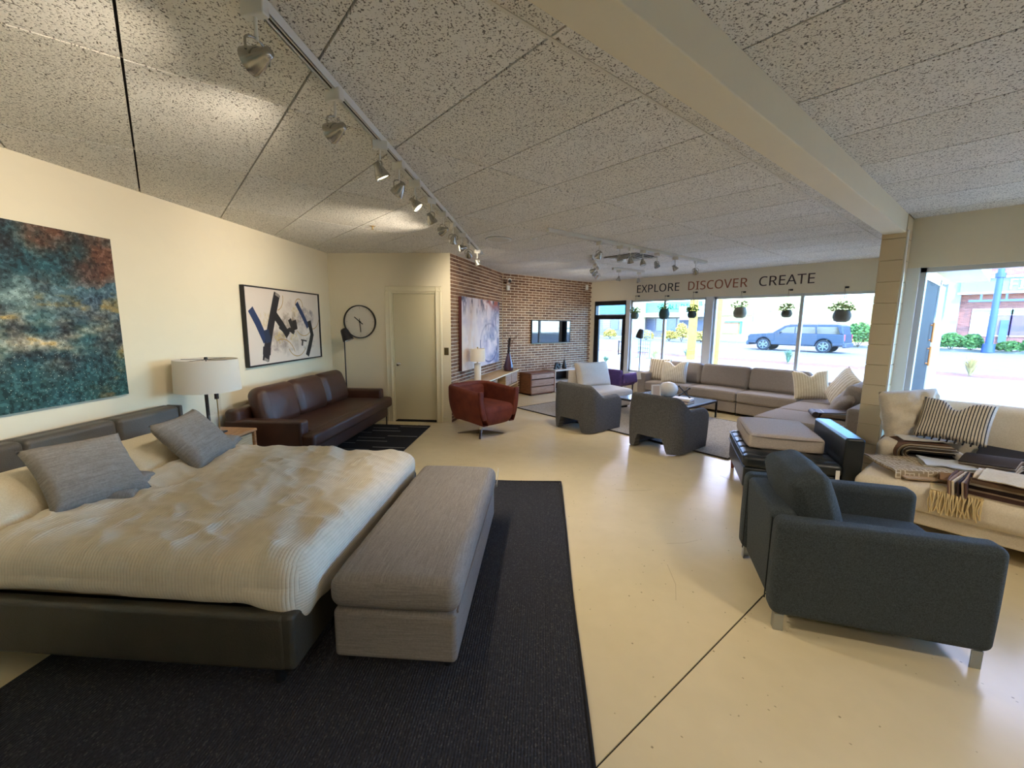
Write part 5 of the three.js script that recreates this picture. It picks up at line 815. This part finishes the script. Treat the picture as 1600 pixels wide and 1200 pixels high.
// ---------- hanging planters ----------
function planter(x, top, y, r, h, color, leaf, label, n) {
  const t = thing('hanging_planter', label, 'planter', [x, 0, ZW + 0.13], 0, 'planters hanging before the front windows');
  part(t, 'pot', lathe([[0, y - h], [r * 0.5, y - h], [r * 0.82, y - h * 0.88], [r, y - h * 0.6], [r * 0.96, y - h * 0.35], [r * 0.78, y - h * 0.06], [r * 0.74, y], [r * 0.68, y], [r * 0.68, y - 0.02], [0, y - 0.02]], 26), mat(color, 0.7));
  part(t, 'soil', cyl(r * 0.67, r * 0.67, 0.006, 20, 0, y - 0.016, 0), mat(0x3f3228, 1));
  part(t, 'hook', merge([rod([0, top, -0.13], [0, top, 0.01], 0.005, 8), rod([0, top, 0], [0, top - 0.03, 0], 0.004, 6), rbox(0.05, 0.03, 0.012, 0.003, 1, 0, top, -0.124)]), mBlack);
  for (let k = 0; k < 3; k++) { const a = k * 2.094 + 0.4; part(t, 'cord', rod([0, top - 0.03, 0], [Math.cos(a) * r * 0.74, y - 0.002, Math.sin(a) * r * 0.74], 0.0025, 5), mat(0xb8ac98, 0.9)); }
  part(t, 'leaf_cluster', leafClump(0, y + 0.02, 0, n, 0.045, 0, [r * 1.5, 0.11, r * 1.3]), leaf);
}
const mLeafA = leafy(0x6f8a3c), mLeafB = leafy(0x9aa86a);
planter(-5.78, 2.24, 1.87, 0.09, 0.16, 0x4d5a4a, mLeafA, 'dark green hanging planter above the black window lamp', 120);
planter(-5.04, 2.21, 1.93, 0.115, 0.22, 0x3d5450, mLeafA, 'teal hanging planter in front of the slim window mullion', 90);
planter(-4.41, 2.26, 1.88, 0.09, 0.15, 0x35413d, mLeafA, 'dark round hanging planter by the yellow post view', 130);
planter(-3.47, 2.22, 1.93, 0.115, 0.2, 0x8d8a78, mLeafB, 'pale stone hanging planter left of the passing vehicle', 60);
planter(-2.69, 2.22, 1.87, 0.085, 0.13, 0x5e6054, mLeafB, 'smallest hanging planter beside the wide window mullion', 120);
planter(-1.9, 2.22, 1.86, 0.125, 0.2, 0x6f6f68, mLeafB, 'widest hanging planter next to the block pillar', 170);
// ---------- ceiling fittings ----------
{ const t = thing('air_vent', 'square ceiling air vent between the track lights', 'vent', [-4.1, H - 0.002, -5.83]); for (let k = 0; k < 4; k++) { const s = 0.6 - k * 0.13, y = -0.006 - k * 0.006; part(t, 'louvre', merge([tr(box(s, 0.004, 0.05), 0, y, s / 2 - 0.02, R(28)), tr(box(s, 0.004, 0.05), 0, y, -s / 2 + 0.02, -R(28)), tr(box(0.05, 0.004, s), s / 2 - 0.02, y, 0, 0, 0, -R(28)), tr(box(0.05, 0.004, s), -s / 2 + 0.02, y, 0, 0, 0, R(28))]), mWhite); } part(t, 'duct_opening', box(0.6, 0.003, 0.6, 0, 0.0, 0), mDark); }
{ const t = thing('ceiling_speaker', 'round flush ceiling speaker beside the long track', 'speaker', [-4.36, H - 0.001, -3.39]); part(t, 'rim', lathe([[0.13, 0], [0.165, -0.002], [0.168, -0.012], [0.15, -0.016], [0.13, -0.008]], 40), mWhite); part(t, 'grille', cyl(0.14, 0.14, 0.006, 40, 0, -0.008, 0), mat(0xcfcbc0, 0.7)); }
{ const t = thing('sprinkler_head', 'small brass sprinkler head in the ceiling near the side wall', 'sprinkler', [-4.74, H, -1.92]); part(t, 'escutcheon', lathe([[0, -0.004], [0.03, -0.003], [0.032, 0]], 20), mBrass); part(t, 'deflector', merge([cyl(0.006, 0.006, 0.03, 10, 0, -0.018, 0), cyl(0.016, 0.016, 0.003, 14, 0, -0.034, 0)]), mBrass); }
{ const t = thing('smoke_detector', 'small round white detector on the ceiling beyond the speaker', 'detector', [-4.0, H, -3.66]); part(t, 'base', lathe([[0, -0.016], [0.04, -0.014], [0.05, 0]], 24), mPlastic); part(t, 'cap', lathe([[0, -0.028], [0.02, -0.026], [0.03, -0.015]], 24), mWhite); }
// ---------- black leather seat with a loose cushion on it ----------
const FT = Math.atan2(0.838, -0.545);           // facing direction shared by the angled seats
const Uv = [-0.493, -0.87], Vv = [0.87, -0.493], BP = (u, v) => [-1.5 + Uv[0] * u + Vv[0] * v, -4.03 + Uv[1] * u + Vv[1] * v];
{
  const c = BP(0.5, 0.44), t = thing('leather_chaise', 'black leather tufted seat with one square arm beside the pillar', 'chair', [c[0], 0, c[1]], Math.atan2(-Vv[1], Vv[0])); // local x = v, local z = -u
  const bl = leather('#1f2426', 0.3);
  part(t, 'base', softAt(0.74, 0.19, 1.0, 0.02, -0.07, 0.215, 0, { n: [3, 1, 4] }), bl);
  const tuft = (p, n) => { if (n[1] < 0.6) return [0, 0, 0]; let y = 0; for (let i = -2; i <= 2; i++) for (let j = -1; j <= 1; j++) { const d = Math.hypot(p[0] - j * 0.22, p[2] - i * 0.2); y -= 0.03 * Math.exp(-(d * d) / 0.0022); } const g = Math.abs(((p[2] + 0.1) / 0.2 % 1 + 1) % 1 - 0.5); y -= 0.012 * Math.exp(-(g * g) / 0.006); return [0, y, 0]; };
  part(t, 'tufted_seat', softAt(0.76, 0.11, 1.03, 0.04, -0.07, 0.365, 0, { cs: 3, n: [30, 2, 40], crown: 0.016, disp: tuft }), bl);
  part(t, 'piping', merge([tube([[-0.452, 0.325, 0.5], [-0.454, 0.325, 0], [-0.452, 0.325, -0.5]], 0.005, 20, 6), tube([[-0.452, 0.41, 0.49], [-0.454, 0.412, 0], [-0.452, 0.41, -0.49]], 0.005, 20, 6)]), mat(0x4a4f50, 0.4));
  part(t, 'arm', softAt(0.14, 0.54, 0.86, 0.022, 0.375, 0.39, 0.07, { n: [1, 3, 4] }), bl);
  for (const [x, z] of [[-0.4, 0.44], [0.38, 0.44], [-0.4, -0.44], [0.38, -0.44]]) part(t, 'leg', cyl(0.026, 0.016, 0.13, 14, x, 0.063, z), mat(0x6b2f22, 0.4));
  part(t, 'care_label', tr(rbox(0.03, 0.09, 0.002, 0.001, 1), 0.27, 0.33, 0.519, -0.1), mPlastic, 'white stitched care label');
}
{
  const c = BP(0.68, 0.375), t = thing('seat_cushion', 'thick beige box cushion resting on the black leather seat', 'cushion', [c[0], 0.425, c[1]], Math.atan2(-Vv[1], Vv[0])), mC = fab(heather('#b5a89c', '#cbbfb3', { s: 801, size: 0.4 }));
  part(t, 'pad', softAt(0.62, 0.135, 0.84, 0.03, 0, 0.07, 0, { cs: 4, n: [14, 2, 16], crown: 0.03 }), mC);
  const r = (y) => tube([[-0.3, y, -0.4], [-0.3, y, 0.4], [-0.285, y, 0.415], [0.285, y, 0.415], [0.3, y, 0.4], [0.3, y, -0.4], [0.285, y, -0.415], [-0.285, y, -0.415], [-0.3, y, -0.4]], 0.005, 120, 6);
  part(t, 'piping', merge([r(0.122), r(0.016)]), fab(heather('#8e8177', '#a2958a', { s: 803 })));
}
// ---------- blue-grey armchair in the foreground ----------
const mTweed = fab(heather('#2a3134', '#4b5356', { s: 811, n: 200, m: 200, k: 1.1, size: 0.5 }), { bumpScale: 0.0025 });
{
  const c = [-0.9 + 0.838 * 0.46, -2.685 - 0.545 * 0.46], t = thing('tweed_armchair', 'charcoal blue tweed armchair with a loose back cushion in the foreground', 'armchair', [c[0], 0, c[1]], FT);
  const w = 0.82, d = 0.92, aw = 0.135, by = 0.09;
  // arms: side profile in z, y with a soft nose
  const arm = (x) => part(t, 'arm', softAt(aw, 0.525, d, 0.045, x, by + 0.2625 + 0.003, 0, { cs: 5, n: [2, 6, 12], side: 0.006 }), mTweed);
  arm(w / 2 - aw / 2); arm(-w / 2 + aw / 2);
  part(t, 'back_frame', tr(soft(w - 2 * aw + 0.004, 0.53, 0.13, 0.035, { cs: 4, n: [6, 6, 2] }), 0, by + 0.265, -d / 2 + 0.075, -R(3)), mTweed);
  part(t, 'base', softAt(w - 2 * aw, 0.2, d - 0.1, 0.02, 0, by + 0.105, 0.04, { n: [4, 1, 5] }), mTweed);
  part(t, 'seat_cushion', softAt(w - 2 * aw - 0.006, 0.15, d - 0.16, 0.045, 0, by + 0.275, 0.075, { cs: 4, n: [8, 2, 8], crown: 0.022 }), mTweed);
  const bc = soft(w - 2 * aw - 0.01, 0.46, 0.19, 0.055, { cs: 4, n: [12, 12, 3], side: 0.03, disp: (p, n) => [0, n[1] > 0.4 ? 0.012 * (pnoise(p[0] * 12 + 30, p[2] * 3 + 30, 128, 128, 5) - 0.5) : 0, 0.012 * n[2] * (pnoise(p[0] * 6 + 30, p[1] * 6 + 30, 128, 128, 7) - 0.5)] });
  part(t, 'back_cushion', tr(bc, 0, by + 0.51, -d / 2 + 0.225, -R(17)), mTweed);
  const dk = mat(0x24292c, 0.9); part(t, 'seam_welt', merge([tube([[w / 2 - aw, by + 0.02, -d / 2 + 0.003], [w / 2 - aw, by + 0.49, -d / 2 + 0.003]], 0.0035, 10, 5), tube([[-w / 2 + aw, by + 0.02, -d / 2 + 0.003], [-w / 2 + aw, by + 0.49, -d / 2 + 0.003]], 0.0035, 10, 5)]), dk);
  for (const [x, z] of [[w / 2 - 0.05, -d / 2 + 0.05], [-w / 2 + 0.05, -d / 2 + 0.05], [w / 2 - 0.05, d / 2 - 0.05], [-w / 2 + 0.05, d / 2 - 0.05]]) part(t, 'leg', merge([rbox(0.045, by + 0.005, 0.006, 0.002, 1, x, by / 2, z + (z > 0 ? 0.02 : -0.02)), rbox(0.006, by + 0.005, 0.045, 0.002, 1, x + (x > 0 ? 0.02 : -0.02), by / 2, z)]), mSteel);
  part(t, 'price_tag', tr(rbox(0.003, 0.1, 0.06, 0.001, 1), w / 2 - 0.01, 0.5, d / 2 + 0.01, 0, 0.4), mPlastic, 'white paper price tag');
}
// ---------- white sofa in the near bay ----------
const mCream = fab(heather('#d8cab0', '#e6d9c2', { s: 821, size: 0.4 }));
{
  const t = thing('cream_sofa', 'deep cream fabric sofa piled with fabric samples below the near window', 'sofa', [0.6, 0, -4.9]);
  const P = (x0, x1, y0, y1, z0, z1, r, o) => softAt(x1 - x0, y1 - y0, z1 - z0, r, (x0 + x1) / 2 - 0.6, (y0 + y1) / 2, (z0 + z1) / 2 + 4.9, o);
  part(t, 'base_frame', P(-0.66, 2.0, 0.13, 0.26, -5.62, -4.26, 0.02, { n: [6, 1, 4] }), mCream);
  part(t, 'seat_cushion', P(-0.735, 0.62, 0.25, 0.43, -5.3, -4.19, 0.06, { cs: 4, n: [14, 3, 12], crown: 0.025 }), mCream);
  part(t, 'seat_cushion', P(0.63, 2.0, 0.25, 0.43, -5.3, -4.19, 0.06, { cs: 4, n: [14, 3, 12], crown: 0.025 }), mCream);
  part(t, 'arm', P(-0.72, -0.54, 0.2, 0.62, -5.62, -4.78, 0.06, { cs: 4, n: [2, 4, 6] }), mCream);
  part(t, 'back_frame', P(-0.72, 2.0, 0.2, 0.78, -5.66, -5.44, 0.06, { n: [8, 4, 2] }), mCream);
  [-0.6, 0.4, 1.4].slice(0, 2).forEach((x, i) => part(t, 'back_cushion', tr(soft(0.98, 0.52, 0.24, 0.09, { cs: 4, n: [10, 8, 2], side: 0.04, disp: (p, n) => [0, 0.01 * n[1] * (pnoise(p[0] * 6 + 20, i, 64, 64, 4) - 0.5), 0.014 * n[2] * (pnoise(p[0] * 5 + 20, p[1] * 5 + 20, 64, 64, 4 + i) - 0.5)] }), x, 0.69, -0.46, -R(12)), mCream));
  for (const [x, z] of [[-0.6, -4.34], [1.9, -4.34], [-0.6, -5.5], [1.9, -5.5]]) part(t, 'leg', box(0.06, 0.13, 0.06, x - 0.6, 0.065, z + 4.9), mBlack);
}
cushionAt('corner_pillow', 'plump crumpled cream pillow in the sofa corner against the pillar', 'pillow', pillow(0.44, 0.44, 0.24, { s: 61, pinch: 0.02, wrinkle: 0.03 }), mCream, [-0.56, 0.82, -5.13], R(36), -R(14), 0.12);
{
  const tick = fab(stripe('#d9cdb6', '#2c2a30', 26, 0.5, 0.32)); const o = thing('ticking_cushion', 'black and cream striped cushion with a dented top on the cream sofa', 'pillow', [-0.28, 0.83, -5.0]); o.rotation.set(-R(30), -R(2), -0.05, 'YXZ');
  part(o, 'cover', pillow(0.43, 0.36, 0.15, { s: 67, pinch: 0.08, chop: 0.24, n: 24 }), tick);
  for (let i = 0; i < 9; i++) part(o, 'tassel', merge([rod([-0.18 + i * 0.045, -0.165, 0.02], [-0.182 + i * 0.045, -0.205, 0.04], 0.006, 6)]), mat(0x232128, 0.95));
}
// fabric samples, folded and heaped
function cloth(t, name, w, d, y, m, o = {}) { const { lift = 0.01, s = 1, th = 0.006, drop = 0 } = o; return part(t, name, patch((u, v) => { const x = (u - 0.5) * w, z = (v - 0.5) * d; let yy = y + lift * (pnoise(u * 3 + 10, v * 3 + 10, 64, 64, s) - 0.3) + lift * 0.5 * pnoise(u * 8 + 30, v * 8 + 30, 64, 64, s); let zz = z; if (drop && z > d / 2 - drop) { const k = z - (d / 2 - drop); yy -= k * 0.95; zz = d / 2 - drop + k * 0.18 + 0.01; } return [x, yy, zz, u * w, v * d]; }, 18, 18, th), m); }
{
  const pal = ['#c9b598', '#5a4038', '#b39b80', '#3b2c2a', '#d4c2a6', '#a0836a', '#6e5146', '#dccbb0'];
  const t = thing('fabric_stack', 'neatly layered stack of tan fabric samples on the sofa edge', 'fabric', [0.1, 0.435, -4.34], -R(4), 'fabric samples on the cream sofa');
  pal.forEach((c, i) => cloth(t, 'sample_sheet', 0.46 - i * 0.006, 0.46, 0.014 + i * 0.017, mat(c, 0.95, { bumpMap: weave, bumpScale: 0.002 }), { s: i, th: 0.007, lift: 0.004, drop: 0.14 + 0.014 * i }));
  pal.slice(0, 6).forEach((c, i) => part(t, 'folded_edge', tr(soft(0.012, 0.12, 0.36, 0.005, { n: [1, 3, 4], disp: (p) => [0.012 * Math.sin(p[2] * 6 + i), 0, 0] }), -0.225 - i * 0.014, 0.045, 0.01, 0, 0, 0.12), mat(pal[(i + 1) % 8], 0.95)));
  cloth(t, 'sample_sheet', 0.34, 0.38, 0.155, fab(heather('#cdb893', '#dcc9a6', { s: 831 })), { s: 9, lift: 0.008 });
}
{
  const t = thing('lattice_throw', 'beige throw with a white lattice weave slipping over the sofa edge', 'throw', [-0.42, 0.455, -4.5], R(38), 'fabric samples on the cream sofa');
  const lat = fab(tex(256, 256, (u, v) => { const i = Math.floor(u * 10), j = Math.floor(v * 10), a = (u * 10) % 1, b = (v * 10) % 1, on = (hash(i, j, 9) > 0.25 && a < 0.22) || (hash(i, j, 19) > 0.25 && b < 0.22), n = (hash(Math.floor(u * 200), Math.floor(v * 200), 3) - 0.5) * 24; return on ? [222 + n, 208 + n, 180 + n] : [166 + n, 146 + n, 116 + n]; }, 0.3, 0.3), { bumpScale: 0.004 });
  cloth(t, 'woven_panel', 0.42, 0.56, 0.045, lat, { s: 3, th: 0.016, lift: 0.02, drop: 0.16 }); cloth(t, 'folded_layer', 0.34, 0.4, 0.015, mat(0xb79b78, 0.95), { s: 5, th: 0.01, lift: 0.006 });
}
{
  const t = thing('fringed_throw', 'cream throw with a long fringe hanging over the sofa seat front', 'throw', [-0.18, 0.43, -4.3], R(6), 'fabric samples on the cream sofa'), m = mat(0xd6be8a, 0.95);
  cloth(t, 'throw_body', 0.26, 0.24, 0.012, m, { s: 7, th: 0.012, lift: 0.006 });
  const f = []; for (let i = 0; i < 46; i++) { const x = -0.125 + (i % 23) * 0.0114, z = 0.115 + (i > 22 ? 0.012 : 0.0); f.push(tube([[x, 0.012, z - 0.03], [x + rr(-0.006, 0.006), 0.0, z + 0.012], [x + rr(-0.012, 0.012), -0.07, z + 0.022], [x + rr(-0.016, 0.016), -0.13 + rr(-0.02, 0.02), z + 0.02]], 0.0045, 8, 5)); }
  part(t, 'fringe', merge(f), m).userData.kind = 'stuff';
}
{
  const pal = ['#2e2624', '#c8b89c', '#6a5a4a', '#e0d5c0', '#2a2627', '#a88d68', '#d8cab2', '#7b5a42'];
  const t = thing('fabric_roll_pile', 'loosely folded heap of dark and light fabrics beside the sofa arm', 'fabric', [-0.46, 0.44, -4.98], R(28), 'fabric samples on the cream sofa');
  pal.forEach((c, i) => { const r = 0.02 + 0.011 * i, pts = []; for (let k = 0; k <= 12; k++) { const a = -PI / 2 + PI * k / 12; pts.push([-0.12 - r * Math.cos(a), 0.11 + r * 0.95 * Math.sin(a)]); } const path = [[0.2, 0.11 - r * 0.95], ...pts, [0.2 - i * 0.01, 0.11 + r * 0.95]];
    part(t, 'folded_sheet', patch((u, v) => { const q = v * (path.length - 1), j = Math.min(path.length - 2, Math.floor(q)), f = q - j, a = path[j], b = path[j + 1]; return [lerp(a[0], b[0], f), lerp(a[1], b[1], f) + 0.006 * Math.sin(u * 5 + i), (u - 0.5) * 0.34, u * 0.34, v * 0.6]; }, 6, 28, 0.005), mat(c, 0.95, { side: THREE.DoubleSide })); });
  cloth(t, 'top_sheet', 0.34, 0.3, 0.215, mat(0xdcd6cc, 0.9), { s: 21, lift: 0.012 });
}
{
  const t = thing('sample_book', 'open dark fabric sample book with pale leaves leaning on the back cushions', 'book', [-0.02, 0.45, -4.9], -R(14), 'fabric samples on the cream sofa');
  part(t, 'cover', merge([tr(rbox(0.34, 0.008, 0.3, 0.002, 1), 0.02, 0.1, -0.1, R(38)), tr(rbox(0.34, 0.008, 0.26, 0.002, 1), 0, 0.035, 0.1, R(6))]), mat(0x2a272c, 0.7));
  ['#d9cfc0', '#c7b49a', '#e2dacb', '#8a7666', '#d2c6b6', '#3a3230'].forEach((c, i) => part(t, 'leaf', patch((u, v) => [-0.15 + u * 0.3, 0.05 + 0.012 * i + 0.05 * Math.sin(v * PI) * (0.4 + 0.12 * i) + 0.03 * u, -0.1 + v * 0.26 + i * 0.006, u, v], 8, 10, 0.004), mat(c, 0.9)));
  part(t, 'rolled_sample', tr(cyl(0.035, 0.035, 0.2, 18), -0.16, 0.1, 0.06, PI / 2, 0.6), mat(0xcfc4b2, 0.9));
}
{
  const t = thing('sample_book', 'flat pale sample folder spread between the throws on the sofa', 'book', [-0.27, 0.45, -4.72], R(20), 'fabric samples on the cream sofa');
  ['#cfc3ae', '#b9a27c', '#e4ddcf', '#d7d9d8'].forEach((c, i) => cloth(t, 'sample_sheet', 0.36 - i * 0.02, 0.26, 0.03 + i * 0.016, mat(c, 0.9), { s: 31 + i, lift: 0.012 })); part(t, 'cover', rbox(0.4, 0.01, 0.3, 0.003, 1, 0, 0.016, 0), mat(0x3a2f2c, 0.7));
}
{ const t = thing('cardboard_box', 'small brown open cardboard box between the throw and the fabric stack', 'box', [-0.18, 0.436, -4.5], R(8)); part(t, 'carton', merge([box(0.22, 0.006, 0.2, 0, 0.004, 0), box(0.22, 0.075, 0.006, 0, 0.04, 0.1), box(0.22, 0.075, 0.006, 0, 0.04, -0.1), box(0.006, 0.075, 0.2, 0.11, 0.04, 0), box(0.006, 0.075, 0.2, -0.11, 0.04, 0)]), mat(0x7a5a3a, 0.9)); part(t, 'flap', tr(box(0.22, 0.004, 0.08), 0, 0.075, 0.13, 0.5), mat(0x8a6844, 0.9)); part(t, 'dark_contents', box(0.2, 0.05, 0.18, 0, 0.035, 0), mDark); }
renderer.render(scene, camera);
